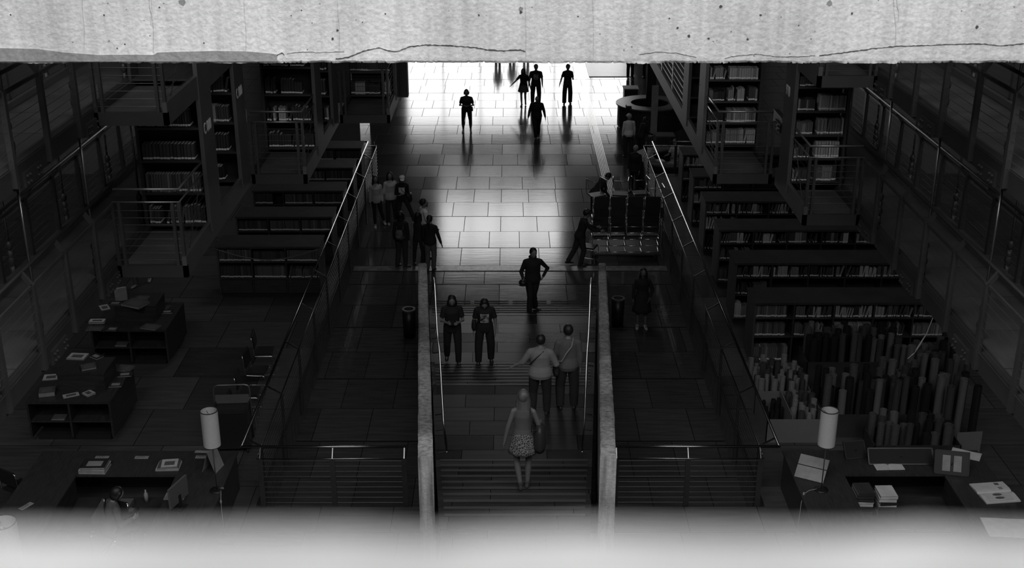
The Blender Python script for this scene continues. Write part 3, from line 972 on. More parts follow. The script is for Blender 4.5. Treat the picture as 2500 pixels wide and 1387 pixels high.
# ---- put the books in
def book_unit(tone):
    b = MB()
    b.box(0, 1, 0, .04, 0, 1, 0)                       # spine
    b.box(0, .12, 0, 1, 0, 1, 0); b.box(.88, 1, 0, 1, 0, 1, 0)
    b.box(.12, .88, .04, .97, .015, .975, 1)           # pages
    me_o = b.build('book', [BOOK[tone], 'paper_dim'])
    return me_o
def place_books():
    allb = sorted(BOOKS, key=lambda q: -q[0])
    ind, rest = allb[:290], allb[290:]
    proto = {}
    for k in range(7):
        o = book_unit(k); proto[k] = o.data; bpy.data.objects.remove(o)
    size_w = lambda t, h: ('thick ' if t > .036 else 'thin ')
    tone_w = ['black', 'black', 'dark', 'dark grey', 'grey', 'pale', 'white']
    for (_, x, y, z, t, d, h, tilt, tn, place) in ind:
        o = bpy.data.objects.new('book', proto[tn]); COL.objects.link(o)
        o.location = (x, y, z); o.scale = (t, d, h)
        if tilt: o.rotation_euler = (0, tilt, 0); o.location.z = z + math.sin(0)
        tag(o, ('%s%s book %s%s' % (size_w(t, h) if not tilt else '', tone_w[tn], 'leaning ' if tilt else '', place)), 'book', 'books ' + place)
    b = MB()
    for (_, x, y, z, t, d, h, tilt, tn, place) in rest:
        M = Matrix.Translation((x, y, z)) @ Matrix.Rotation(tilt, 4, 'Y')
        b.box(0, t, 0, d, 0, h, tn, M)
    o = b.build('shelved_books', BOOK)
    tag(o, 'the many small books farther back on the low bookcases and tall shelves', 'books', kind='stuff')
    print('BOOKS', len(ind), len(rest))
place_books()

# ================================================================== FURNITURE AND OBJECTS
# ---- cantilever chair
def chair_parts():
    t = thing('cantilever_chair', 'x', 'chair')
    b = MB(); r = .012
    w = .23
    pts = [(-w,.22,.90),(-w,.20,.80),(-w,.18,.50),(-w,.16,.455),(-w,-.18,.45),(-w,-.215,.43),(-w,-.225,.39),(-w,-.24,.05),(-w,-.22,.015),(-w,-.18,.012),(-w,.20,.012),
           (-w+.03,.235,.012),(w-.03,.235,.012),(w,.20,.012),(w,-.18,.012),(w,-.22,.015),(w,-.24,.05),(w,-.225,.39),(w,-.215,.43),(w,-.18,.45),(w,.16,.455),(w,.18,.50),(w,.20,.80),(w,.22,.90)]
    b.tube(pts, r, 6); b.tube([(-w,.22,.895),(w,.22,.895)], r, 6)
    b.build('frame', 'chrome', t, True)
    b = MB(); b.loft([((0,0,.452),(1,0,0),(0,1,0),.20,.19),((0,0,.462),(1,0,0),(0,1,0),.225,.215),((0,0,.485),(1,0,0),(0,1,0),.225,.215),((0,0,.50),(1,0,0),(0,1,0),.20,.19)], 4)
    # square pad: rotate ring corners by building it as a box with bevelled edge
    b = MB(); b.box(-.215,.215,-.21,.18,.458,.485); b.box(-.20,.20,-.195,.165,.485,.50)
    b.build('seat', 'plastic_black', t)
    b = MB(); M = Matrix.Translation((0,.20,.76)) @ Matrix.Rotation(R(-8), 4, 'X')
    b.box(-.215,.215,-.02,.015,-.15,.16, 0, M); b.box(-.19,.19,-.03,-.02,-.13,.14, 0, M)
    b.build('backrest', 'plastic_black', t)
    return t
chair0 = chair_parts(); chair_used = [False]
def chair(loc, rot, label, group=None):
    if not chair_used[0]: o = chair0; chair_used[0] = True
    else: o = copy_tree(chair0)
    o.location = loc; o.rotation_euler = rot; o['label'] = label; o['category'] = 'chair'
    if group: o['group'] = group
    elif 'group' in o: del o['group']
    return o
# row of four by the left railing, facing it
for k, (y, lab) in enumerate([(23.9, 'farthest of the four, standing clear'), (22.95, 'second from the far end'), (21.95, 'third, half hidden by the book trolley'), (21.0, 'nearest, behind the book trolley')]):
    chair((-5.35 + .03*k, y, PLAT), (0, 0, R(90 + (4, -3, 2, 0)[k])), 'black chair with chrome frame by the left railing, %s' % lab)
chair((-8.55, 18.3, PLAT), (0, 0, R(150)), 'black chair with chrome frame at the outer corner of the left desk')

# ---- trolley stacked with chairs
t = thing('chair_trolley', 'flat trolley loaded with stacked black chairs on the hall floor', 'trolley', (3.38, 33.7, 0))
b = MB(); b.box(-1.0, .98, -.62, .62, .16, .20); b.build('platform', 'black_steel', t)
for x in (-.85, .85):
    for y in (-.5, .5):
        b = MB(); b.tube([(x-.02, y, .07), (x+.02, y, .07)], .07, 12); b.build('wheel', 'plastic_black', t)
        b = MB(); b.box(x-.03, x+.03, y-.03, y+.03, .07, .16); b.build('caster_fork', 'dark_steel', t)
b = MB(); b.tube([(-.99,-.45,.18),(-.99,-.45,1.0),(-.99,.45,1.0),(-.99,.45,.18)], .018, 6); b.build('push_handle', 'chrome', t, True)
xs = [2.62, 3.12, 3.62, 4.10]
rnd = random.Random(5)
for k in range(5):
    for i, x in enumerate(xs):
        chair((x + rnd.uniform(-.02, .02), 33.45 - .015*k + rnd.uniform(-.02, .02), .205 + .20*k), (0, 0, R(180 + rnd.uniform(-3, 3)) if k % 2 == 0 else R(180)),
              'black chair with chrome frame in the stacks on the trolley', 'chairs stacked on the trolley')
for i, (x, y, rx, rz, lab) in enumerate([(2.55, 34.1, 180, 25, 'leftmost of those lying on top of the stack'), (3.25, 34.2, 180, -8, 'second of those lying on top of the stack'),
                                         (3.85, 34.3, 180, 10, 'third of those lying on top of the stack'), (4.2, 33.5, 180, 4, 'at the railing side, lying on top of the stack')]):
    chair((x, y, 2.16), (R(rx), 0, R(rz)), 'upturned black chair with chrome frame, %s' % lab)
chair((2.28, 33.0, .0), (0, 0, R(70)), 'black chair standing on the floor at the end of the loaded trolley')

# ---- round reception desks
def round_desk(cx, cy, label, nm='round_desk'):
    t = thing(nm, label, 'desk', (cx, cy, 0))
    b = MB(); b.ring((0,0), .77, 1.38, .95, 1.0, 64); b.build('counter_top', 'desk_top', t)
    b = MB(); b.ring((0,0), 1.24, 1.28, .06, .95, 64); b.ring((0,0), 1.20, 1.24, 0, .06, 64, mi=0)
    for k in range(56):
        a = 2*math.pi*k/56
        M = Matrix.Rotation(a, 4, 'Z')
        b.box(1.28, 1.305, -.045, .045, .08, .93, 0, M)
    b.build('slatted_front', 'dark_wood', t)
    b = MB(); b.ring((0,0), .79, .82, .0, .95, 40); b.build('inner_panel', 'void', t)
    return t
mat('desk_top', .12, .3, 0, .2, 3)
round_desk(5.7, 48.7, 'large round reception desk with slatted dark front around a column')
round_desk(5.72, 40.72, 'second round slatted counter, by the end of the right railing')
b = MB(); b.disc((0,0), .20, 0, 22, 24)
for (x, y, lab) in ((5.75, 48.8, 'slim round column rising inside the large round desk'), (7.45, 41.6, 'round column by the second round counter')):
    o = MB().disc((0,0), .20 if y > 45 else .24, 0, 22, 28).build('round_column', 'column_paint', None, True); o.location = (x, y, 0)
    tag(o, lab, 'column')
b = MB(); b.box(-.13, .13, -.02, .02, 0, 2.05); b.box(-.2, .2, -.1, .1, 0, .03)
o = b.build('sign_totem', 'paper_dim'); o.location = (5.72, 47.15, 0); tag(o, 'narrow upright steel sign post before the large round desk', 'sign post')
t = thing('pedestal', 'low pedestal with pale top just beyond the large round desk', 'pedestal', (5.25, 52.2, 0))
b = MB(); b.box(-.3, .3, -.3, .3, 0, .82); b.build('body', 'black_steel', t)
b = MB(); b.box(-.33, .33, -.33, .33, .82, .86); b.build('pale_top', 'paper', t)
t = thing('side_table', 'small dark table between the two round desks', 'table', (5.75, 44.6, 0))
b = MB(); b.box(-.45, .45, -.3, .3, .72, .76); b.build('table_top', 'desk_top', t)
for x in (-.4, .4):
    for y in (-.26, .26):
        b = MB(); b.box(x-.02, x+.02, y-.02, y+.02, 0, .72); b.build('leg', 'dark_steel', t)
b = MB(); b.box(-.46, -.44, -.3, .3, .76, .775); b.build('edge_strip', 'rail_steel', t)
# telephone on the reception desk
t = thing('telephone', 'black desk telephone on the large round desk', 'telephone', (4.75, 47.75, 1.0))
b = MB(); M = Matrix.Rotation(R(14), 4, 'X'); b.box(-.12, .12, -.10, .10, 0, .045, 0, M); b.box(-.09, .03, -.07, .03, .045, .05, 0, M); b.build('body', 'plastic_black', t)
b = MB(); b.tube([(-.1,-.06,.10),(-.1,-.03,.13),(-.1,.06,.13),(-.1,.09,.10)], .02, 8); b.build('handset', 'plastic_black', t, True)
# things on the second counter
def wedge(name, label, cat, loc, rz, w, d, h, m):
    b = MB(); b.prism([(-w/2, 0), (w/2, 0), (w*.1, h)], 'y', -d/2, d/2)
    o = fix_normals(b.build(name, m)); o.location = loc; o.rotation_euler = (0, 0, rz)
    return tag(o, label, cat)
wedge('tent_card', 'white folded tent card on the second round counter', 'card', (4.78, 40.5, 1.0), .4, .28, .3, .34, 'paper')
for k, (x, y, m, lab) in enumerate([(5.15, 40.05, 'paper', 'white leaflet pile on the second round counter, by the tent card'), (5.5, 39.75, 'paper_dim', 'grey leaflet pile on the near edge of the second round counter')]):
    b = MB()
    for j in range(5): b.box(-.11+.004*j, .11-.003*j, -.15, .15-.004*j, .01*j, .01*j+.009)
    o = b.build('leaflet_pile', m); o.location = (x, y, 1.0); o.rotation_euler = (0, 0, .3+.7*k); tag(o, lab, 'leaflets')
t = thing('storage_box', 'pale plastic box behind the second round counter', 'box', (6.2, 41.5, 0))
b = MB(); b.box(-.35, .35, -.2, .2, 0, .9); b.build('cabinet', 'column_paint', t)
b = MB(); b.box(-.3, .3, -.18, .18, .9, 1.1); b.build('tray', 'paper_dim', t)
# grey mat, partition, bins
b = MB(); b.box(-1.1, 1.1, -3.2, 3.2, 0, .03); o = b.build('floor_mat', 'mat_rubber') if 'mat_rubber' in MATS else None
mat('mat_rubber', .09, .32, 0, .2, 2)
if o is None: o = b.build('floor_mat', 'mat_rubber')
p = at(1436, 188, 0); o.location = (p.x + 1.15, p.y + 3.2, 0); tag(o, 'dark grey entrance mat on the bright far floor', 'mat')
t = thing('low_partition', 'low grey partition box on the far floor beyond the left railing', 'partition', (-6.5, 47.5, 0))
b = MB(); b.box(-.7, .65, -1.6, 1.6, 0, .9); b.build('body', 'column_paint', t)
b = MB(); b.box(.65, .68, -1.6, 1.6, 0, .92); b.build('bright_edge', 'rail_steel', t)
def bin_(x, y, label):
    t = thing('waste_bin', label, 'bin', (x, y, 0))
    MB().loft([((0,0,0),(1,0,0),(0,1,0),.15,.15),((0,0,.72),(1,0,0),(0,1,0),.165,.165)], 24).build('body', 'cable_steel', t, True)
    b = MB(); b.ring((0,0), .12, .17, .72, .76, 24); b.build('rim', 'rail_dull', t)
    b = MB(); b.disc((0,0), .12, .70, .725, 20); b.build('opening', 'void', t)
bin_(-2.52, 27.7, 'slim round metal waste bin outside the left parapet')
bin_(2.74, 28.4, 'slim round metal waste bin outside the right parapet')
# leg post at the hall columns beside the farthest left gallery
o = MB().box(-.12, .12, -.12, .12, 6.42, 22).build('square_column', 'black_steel'); o.location = (-2.36, 26.36, 0)
tag(o, 'dark square steel column at the end of the farthest left gallery', 'column')
b = MB(); b.box(-.02, .02, -.02, .02, .9, 5)

# ---- desks on the raised floor (U shaped)
def u_desk(s, label):
    xa, xb = (4.88, 8.38)
    y0, y1 = 14.6, 19.08
    ox = s*(xa+xb)/2
    t = thing('u_shaped_desk', label, 'desk', (ox, y1, PLAT))
    def bx(b, a, c, ya, yb, za, zb): b.box(min(s*a, s*c)-ox, max(s*a, s*c)-ox, ya-y1, yb-y1, za, zb)
    b = MB()
    bx(b, xa, xb, 18.24, y1, .71, .75); bx(b, xa, 5.78, y0, 18.24, .71, .75); bx(b, 7.5, xb, y0, 18.24, .71, .75)
    b.build('desk_top', 'table_wood', t)
    b = MB()
    bx(b, xa+.03, xb-.03, y1-.06, y1-.03, .05, .71); b.build('back_panel', 'dark_wood', t)
    for a in (xa+.02, 5.74, 7.52, xb-.05):
        b = MB(); bx(b, a, a+.03, y0+.1, (y1-.06) if a in (xa+.02, xb-.05) else 18.2, 0, .71); b.build('side_panel', 'dark_wood', t)
    b = MB(); bx(b, 5.8, 7.5, 17.2, 18.2, .30, .33); b.build('inner_shelf', 'dark_wood', t)
    return t
u_desk(-1, 'large dark U-shaped desk on the left raised floor at the near end')
u_desk(1, 'large dark U-shaped desk on the right raised floor at the near end')
DZ = PLAT + .75

def lamp(x, y, label, tilt=0, cord=None, z=DZ, r=.142):
    t = thing('table_lamp', label, 'lamp', (x, y, z), 0)
    MB().loft([((0,0,0),(1,0,0),(0,1,0),.12,.12),((0,0,.012),(1,0,0),(0,1,0),.12,.12),((0,0,.02),(1,0,0),(0,1,0),.04,.04)], 24).build('base', 'cable_steel', t, True)
    MB().tube([(0,0,.01),(0,0,1.45)], .010, 8).build('pole', 'rail_dull', t, True)
    b = MB(); n = 40
    b.ring((0,0), r-.004, r, .86, 1.52, n)
    sh = b.build('shade', 'shade_fabric', t)
    for z_ in (.86, 1.51):
        b = MB(); b.ring((0,0), r-.006, r+.003, z_, z_+.012, n); b.build('rim', 'dark_steel', sh)
    b = MB()
    for k in range(3):
        a = 2*math.pi*k/3; b.tube([(0,0,1.42),(math.cos(a)*r, math.sin(a)*r, 1.45)], .004, 5)
    b.build('spider', 'dark_steel', sh)
    b = MB(); b.ball((0,0,1.34), .035, .035, .05); b.build('bulb', 'paper', t, True)
    if cord:
        b = MB(); b.tube(cord, .006, 6); b.build('cord', 'plastic_white', t, True)
        mid = cord[len(cord)//2]; b = MB(); b.ball(mid, .02, .02, .04, n=8, m=6); b.build('cord_switch', 'plastic_white', t)
    return t
lamp(5.26, 17.74, 'tall white cylinder lamp standing on the right desk', cord=[(0,0,.01),(-.1,0,.012),(-.22,-.05,.015),(-.33,-.15,.01),(-.385,-.25,-.1),(-.40,-.28,-.35),(-.42,-.28,-.72)])
lamp(-4.96, 17.74, 'tall white cylinder lamp standing on the left desk', cord=[(0,0,.01),(.06,0,.012),(.085,-.08,.01),(.10,-.2,-.1),(.10,-.2,-.5),(.1,-.2,-.7)])
lamp(-7.08, 14.42, 'wide white lamp at the lower corner of the view, on a small round table', r=.20)
t = thing('round_side_table', 'small round table under the wide white lamp', 'table', (-7.08, 14.42, PLAT))
b = MB(); b.disc((0,0), .26, .72, .75, 28); b.build('table_top', 'table_wood', t)
b = MB(); b.disc((0,0), .03, .02, .72, 12); b.build('leg', 'dark_steel', t)
b = MB(); b.disc((0,0), .18, 0, .02, 24); b.build('foot', 'dark_steel', t)

# ---- flat books, stacks and papers
def flat_book(name, label, cat, loc, rz, w, d, h, m, group=None, rx=0, ry=0, pic=True):
    t = thing(name, label, cat, loc, rz, group)
    t.rotation_euler = (rx, ry, rz)
    b = MB(); b.box(-w/2, w/2, -d/2, d/2, 0, .004); b.box(-w/2, w/2, -d/2, d/2, h-.004, h); b.box(-w/2, -w/2+.004, -d/2, d/2, 0, h)
    b.build('cover', m, t)
    b = MB(); b.box(-w/2+.004, w/2-.006, -d/2+.005, d/2-.005, .004, h-.004); b.build('pages', 'paper_dim', t)
    if pic:
        b = MB(); b.box(-w*.3, w*.32, -d*.32, d*.2, h, h+.001); b.build('cover_print', 'paper_dim' if m in ('cloth_black','leather','cloth_dark') else 'print_ink', t)
    return t
def sheet(label, loc, rz, w, d, m='paper', name='paper_sheet', rx=0, ry=0):
    b = MB(); n = 6; vs = []; fs = []
    for i in range(n+1):
        for j in range(2):
            vs.append((-w/2 + w*i/n, -d/2 + d*j, .004 + .003*(1 + math.sin(i*1.3))*(1 if j else .5)))
    for i in range(n): fs.append((2*i, 2*i+2, 2*i+3, 2*i+1))
    b.add(vs, fs); o = b.build(name, m); o.location = loc; o.rotation_euler = (rx, ry, rz)
    md = o.modifiers.new('thickness', 'SOLIDIFY'); md.thickness = .0015
    return tag(o, label, 'paper')
def open_book(label, loc, rz, w, d, h=.03, pic=True, name='open_book'):
    t = thing(name, label, 'book', loc, rz)
    for s_, nm in ((-1, 'page_block'), (1, 'page_block')):
        prof = [(0, .004), (s_*w*.04, h*.9), (s_*w*.14, h*1.15), (s_*w*.3, h), (s_*w*.5, h*.75), (s_*w*.5, .004)]
        b = MB(); b.prism(prof, 'y', -d/2, d/2); fix_normals(b.build(nm, 'paper', t))
    b = MB(); b.box(-w/2-.01, w/2+.01, -d/2-.01, d/2+.01, 0, .004); b.build('cover', 'leather', t)
    if pic:
        b = MB(); b.box(w*.06, w*.44, -d*.38, d*.34, h*1.0, h*1.06+.004, 0); b.build('printed_picture', 'cloth_pale', t)
        for q in (.16, .32):
            b = MB(); b.ball((w*q, -d*.02, h*1.06+.004), w*.06, d*.14, .002); b.build('printed_drawing', 'print_ink', t)
        for q in (.1, .32):
            b = MB(); b.box(-w*(q+.1), -w*q, d*.18, d*.3, h*1.0, h*1.13, 0); b.build('printed_block', 'print_ink', t)
    return t

def on(px, py, z): return at(px, py, z)
# right desk
p = on(2428, 1205, DZ); open_book('large open picture book lying on the right arm of the right desk', (p.x, p.y, DZ), R(-83), .62, .60, .035)
p = on(2455, 1290, DZ); sheet('large white drawing sheet on the right desk below the open picture book', (p.x+.1, p.y, DZ), R(-4), .85, .55)
p = on(2358, 1110, DZ); sheet('white sheet of paper at the far corner of the right desk, behind a standing frame', (p.x, p.y, DZ), R(-28), .5, .3)
def frame_stand(label, loc, rz, w, h, lean, m='plastic_black', bars=True):
    t = thing('standing_display', label, 'frame', loc, rz)
    M = Matrix.Rotation(R(lean), 4, 'X')
    b = MB(); b.box(-w/2, w/2, -.01, .01, 0, h, 0, M); b.build('board', m, t)
    b = MB()
    for (x0, x1, z0, z1) in ((-w/2, w/2, h-.02, h), (-w/2, w/2, 0, .02), (-w/2, -w/2+.02, 0, h), (w/2-.02, w/2, 0, h)): b.box(x0, x1, -.016, .012, z0, z1, 0, M)
    b.build('edge', 'plastic_black', t)
    if bars:
        for x in (-.2, .12):
            b = MB(); b.box(x*w-.04, x*w+.09, -.013, -.01, h*.15, h*.8, 0, M); b.build('printed_panel', 'paper_dim', t)
    b = MB(); b.tube([(0, .01, h*.6), (0, .16, .01)], .006, 6); b.build('strut', 'dark_steel', t)
    return t
p = on(2322, 1160, DZ); frame_stand('dark display frame with two pale panels, standing by the open picture book', (p.x, p.y, DZ), R(-12), .58, .42, -28)
p = on(2200, 1135, DZ); o = frame_stand('wide black portfolio standing open on the right desk', (p.x, p.y, DZ), R(0), 1.15, .30, -38, 'void', False)
p = on(2090, 1120, DZ); frame_stand('small black book stand on the right desk beside the portfolio', (p.x, p.y, DZ), R(10), .40, .32, -35, 'void', False)
p = on(1975, 1165, DZ)
t = thing('reading_stand', 'white slanted reading stand beside the lamp on the right desk', 'stand', (p.x+.05, p.y+.05, DZ), R(-28))
M = Matrix.Translation((0, 0, .14)) @ Matrix.Rotation(R(38), 4, 'X')
b = MB(); b.box(-.25, .25, -.22, .22, 0, .012, 0, M); b.build('board', 'paper_dim', t)
b = MB(); b.box(-.25, .25, .015, .03, .012, .014, 0, M); b.build('fold_line', 'void', t)
b = MB(); b.tube([(0,.1,.2),(.02,.14,.03),(-.08,.1,.01)], .008, 6); b.build('wire_foot', 'rail_steel', t, True)
p = on(2235, 1170, DZ); open_book('dark portfolio lying open behind the book stacks on the right desk', (6.62, 18.55, DZ), R(2), .5, .34, .02, False)
# stacks of books in the well of the right desk
rnd = random.Random(9)
for col, (x, y, n) in enumerate(((5.98, 17.75, 9), (6.36, 17.72, 8))):
    zz = PLAT + .33
    for k in range(n):
        h = rnd.uniform(.035, .06)
        flat_book('book', 'closed book in the %s pile on the inner shelf of the right desk' % ('first' if col == 0 else 'second'), 'book', (x + rnd.uniform(-.01, .01), y + rnd.uniform(-.01, .01), zz), R(90 + rnd.uniform(-3, 3)), .36, .29, h,
                  ['cloth_dark', 'cloth_mid', 'cloth_pale', 'leather'][rnd.randrange(4)], 'books piled inside the right desk, %s pile' % ('first' if col == 0 else 'second'), pic=False)
        zz += h + .001
# left desk
def stack(px, py, items, where, rz):
    p = on(px, py, DZ); zz = DZ
    for k, (w, d, h, m, nm) in enumerate(items):
        flat_book('book', nm, 'book', (p.x + .01*k, p.y + .01, zz), rz + .05*k, w, d, h, m); zz += h + .001
stack(232, 1146, [(.46, .34, .07, 'cloth_pale', 'thick pale book at the bottom of the left pile on the left desk'), (.42, .32, .05, 'cloth_black', 'black book on top of the left pile on the left desk')], '', R(-2))
stack(412, 1140, [(.40, .30, .03, 'cloth_pale', 'pale book at the bottom of the second pile on the left desk'), (.36, .28, .03, 'cloth_mid', 'grey book in the middle of the second pile on the left desk'), (.28, .26, .015, 'cloth_pale', 'thin pale booklet on top of the second pile on the left desk')], '', R(2))
for k, (px, py, lab) in enumerate([(249, 1117, 'above the left book pile'), (346, 1117, 'between the two book piles'), (494, 1116, 'beside the lamp')]):
    p = on(px, py, DZ)
    t = thing('label_card', 'small white class number card on the left desk, %s' % lab, 'card', (p.x, p.y, DZ), 0)
    b = MB(); b.box(-.12, .12, -.05, .05, 0, .003); b.build('card', 'paper_dim', t)
    cu = text_mesh('000', .10, t, 'lettering', Matrix.Translation((-.1, -.035, .0035)), 'print_ink', .0008)
p = on(236, 1245, DZ)
p = on(64, 1236, DZ)
t = thing('label_card', 'small white class number card at the outer arm of the left desk', 'card', (p.x, p.y, DZ), R(60))
b = MB(); b.box(-.12, .12, -.05, .05, 0, .003); b.build('card', 'paper_dim', t)
text_mesh('050', .10, t, 'lettering', Matrix.Translation((-.1, -.035, .0035)), 'print_ink', .0008)
p = on(495, 1107, DZ); sheet('thin pale paper strip beside the class number card and lamp', (p.x, p.y+.05, DZ), 0, .3, .08, 'paper_dim')
p = on(530, 1155, DZ)
t = thing('tent_card', 'folded pale card standing behind the lamp on the left desk', 'card', (p.x+.02, p.y+.12, DZ), R(75))
b = MB(); M = Matrix.Rotation(R(-18), 4, 'X'); b.box(-.16, .16, 0, .004, 0, .40, 0, M); b.build('front_leaf', 'paper_dim', t)
b = MB(); M = Matrix.Translation((0, .25, 0)) @ Matrix.Rotation(R(18), 4, 'X'); b.box(-.16, .16, 0, .004, 0, .40, 0, M); b.build('back_leaf', 'paper_dim', t)
t = thing('monitor', 'flat computer monitor seen edge-on beside the left lamp', 'monitor', (-5.45, 17.2, DZ), R(72))
b = MB(); b.box(-.26, .26, -.015, .02, .12, .48); b.build('screen_housing', 'column_paint', t)
b = MB(); b.box(-.25, .25, .02, .022, .135, .465); b.build('screen', 'void', t)
b = MB(); b.box(-.03, .03, -.03, 0, .01, .25); b.box(-.12, .12, -.09, .09, 0, .012); b.build('foot', 'plastic_black', t)
p = on(480, 1203, DZ)
t = thing('timetable_card', 'pale printed card with two columns on the left desk, before the monitor', 'card', (-5.95, 18.35, DZ - .25), 0)
t.location = (-5.62, 17.55, DZ)
b = MB(); b.box(-.17, .17, -.11, .11, 0, .003); b.build('card', 'paper_dim', t)
for x in (-.155, .01):
    b = MB()
    for k in range(5): b.box(x, x+.14, -.09+.035*k, -.075+.035*k, .003, .004)
    b.build('printed_lines', 'print_ink', t)
p = on(275, 1225, DZ - .4)
b = MB(); b.box(-.27, .27, -.3, .3, 0, .10); o = b.build('document_box', 'column_paint'); o.location = (-6.75, 17.7, PLAT + .331 ) ; tag(o, 'grey flat document box on the inner shelf of the left desk', 'box')
# inner well objects of left desk: bottle, jar
o = MB().loft([((0,0,0),(1,0,0),(0,1,0),.035,.035),((0,0,.16),(1,0,0),(0,1,0),.035,.035),((0,0,.20),(1,0,0),(0,1,0),.014,.014),((0,0,.24),(1,0,0),(0,1,0),.014,.014)], 16).build('bottle', 'plastic_white', None, True)
o.location = (-6.28, 18.05, PLAT + .331); tag(o, 'small bottle on the inner shelf of the left desk beside the seated reader', 'bottle')

# ---- display plinths with books
def plinth(x0, x1, y0, y1, h, ux0, ux1, uy0, uy1, uh, label):
    cx = (x0+x1)/2
    t = thing('display_table', label, 'display table', (cx, y0, PLAT))
    w = x1-x0; d = y1-y0
    b = MB(); b.box(-w/2, w/2, 0, d, h-.05, h); b.build('table_top', 'table_wood', t)
    b = MB(); b.box(-w/2+.1, w/2-.1, .1, d-.1, 0, .1); b.build('plinth_base', 'void', t)
    for x in (-w/2, w/2-.35, ):
        b = MB(); b.box(x, x+.35, 0, d, .1, h-.05) if False else b.box(x if x < 0 else w/2-.04, (x+.04) if x < 0 else w/2, 0, d, .1, h-.05); b.build('side_panel', 'dark_wood', t)
    b = MB(); b.box(-w/2+.04, w/2-.04, .45, .48, .1, h-.05); b.build('inner_panel', 'void', t); b = MB(); b.box(-w/2+.04, w/2-.04, d-.03, d, .1, h-.05); b.build('back_panel', 'void', t)
    b = MB(); b.box(-w/2+.04, w/2-.04, .02, .45, h*.5-.02, h*.5+.01); b.build('shelf', 'table_wood', t)
    b = MB(); b.box(-.02, .02, .01, .45, .1, h-.05); b.build('divider', 'dark_wood', t)
    u = thing('display_riser', label.replace('square dark display table', 'dark box riser on the square display table'), 'display box', (cx, y0, PLAT+h))
    b = MB(); b.box(ux0-cx, ux1-cx, uy0-y0, uy1-y0, 0, uh-.03); b.build('body', 'dark_wood', u)
    b = MB(); b.box(ux0-cx-.01, ux1-cx+.01, uy0-y0-.01, uy1-y0+.01, uh-.03, uh); b.build('top_board', 'table_wood', u)
plinth(-9.30, -7.68, 20.75, 22.3, .87, -8.80, -7.90, 21.2, 21.95, .38, 'square dark display table on the left raised floor, nearer one')
plinth(-9.15, -7.50, 24.15, 25.7, .87, -8.72, -7.82, 24.6, 25.35, .38, 'square dark display table on the left raised floor, farther one')
Z1 = PLAT + .871; Z2 = PLAT + 1.251
items = [  # px, py, z, w, d, h, rz, material, label
 (190, 872, Z2, .36, .26, .03, -5, 'cloth_pale', 'pale book at the far edge of the nearer display box'),
 (216, 898, Z2, .28, .24, .04, 25, 'cloth_mid', 'patterned book at the front of the nearer display box'),
 (236, 873, Z2, .24, .18, .04, -35, 'cloth_black', 'small black book on the nearer display box, beside the pale one'),
 (125, 922, Z1, .30, .24, .02, 10, 'cloth_pale', 'pale booklet on the nearer display table, behind the outer corner'),
 (116, 962, Z1, .30, .26, .09, 15, 'cloth_mid', 'grey book propped up at the outer front corner of the nearer display table'),
 (173, 966, Z1, .30, .15, .015, 28, 'cloth_pale', 'slim pale leaflet at the front of the nearer display table'),
 (217, 962, Z1, .20, .18, .03, -40, 'cloth_pale', 'small pale book turned askew at the front of the nearer display table'),
 (305, 901, Z1, .32, .26, .03, -12, 'cloth_mid', 'grey book at the far inner corner of the nearer display table'),
 (305, 916, Z1, .28, .2, .03, 8, 'cloth_black', 'black book beside the box on the nearer display table, farther'),
 (283, 941, Z1, .26, .2, .03, 4, 'cloth_dark', 'dark book beside the box on the nearer display table, nearer'),
 (331, 744, Z2, .50, .38, .05, -25, 'cloth_mid', 'large patterned book lying askew on the farther display box'),
 (282, 741, Z2, .28, .2, .02, 0, 'cloth_dark', 'dark booklet at the outer edge of the farther display box'),
 (348, 728, Z2, .30, .2, .02, -6, 'cloth_mid', 'grey magazine at the back of the farther display box'),
 (255, 752, Z1, .2, .3, .02, 30, 'cloth_pale', 'pale leaflet leaning at the outer side of the farther display box'),
 (238, 787, Z1, .34, .16, .05, 3, 'cloth_white', 'white book on the outer side of the farther display table'),
 (232, 803, Z1, .36, .22, .02, -2, 'cloth_mid', 'magazine at the outer front corner of the farther display table'),
 (275, 804, Z1, .26, .22, .02, -4, 'cloth_dark', 'dark magazine with pale picture at the front of the farther display table'),
 (368, 800, Z1, .38, .26, .03, -18, 'cloth_mid', 'grey magazine at the inner front corner of the farther display table'),
 (393, 752, Z1, .38, .26, .02, -10, 'cloth_mid', 'patterned magazine on the inner side of the farther display table'),
 (408, 763, Z1, .26, .2, .03, 8, 'cloth_black', 'small black book on the inner side of the farther display table'),
]
for (px, py, z, w, d, h, rz, m, lab) in items:
    p = on(px, py, z)
    flat_book('display_book', lab, 'book', (p.x, p.y, z), R(rz), w, d, h, m)
p = on(297, 733, Z2)
t = thing('display_book', 'white book standing upright on the farther display box', 'book', (p.x, p.y, Z2), R(25))
b = MB(); b.box(-.13, .13, -.03, -.022, 0, .30); b.box(-.13, .13, .022, .03, 0, .30); b.box(.122, .13, -.03, .03, 0, .30); b.build('cover', 'paper_dim', t)
b = MB(); b.box(-.125, .122, -.022, .022, .004, .295); b.build('pages', 'paper', t)
# books on the low shelves of the display tables
for i, (x, y) in enumerate(((-8.75, 20.9), (-8.55, 24.3))):
    flat_book('display_book', 'pale book lying on the open shelf under the %s display table' % ('nearer' if i == 0 else 'farther'), 'book', (x, y, PLAT + .446), 0, .26, .2, .03, 'cloth_mid', pic=False)

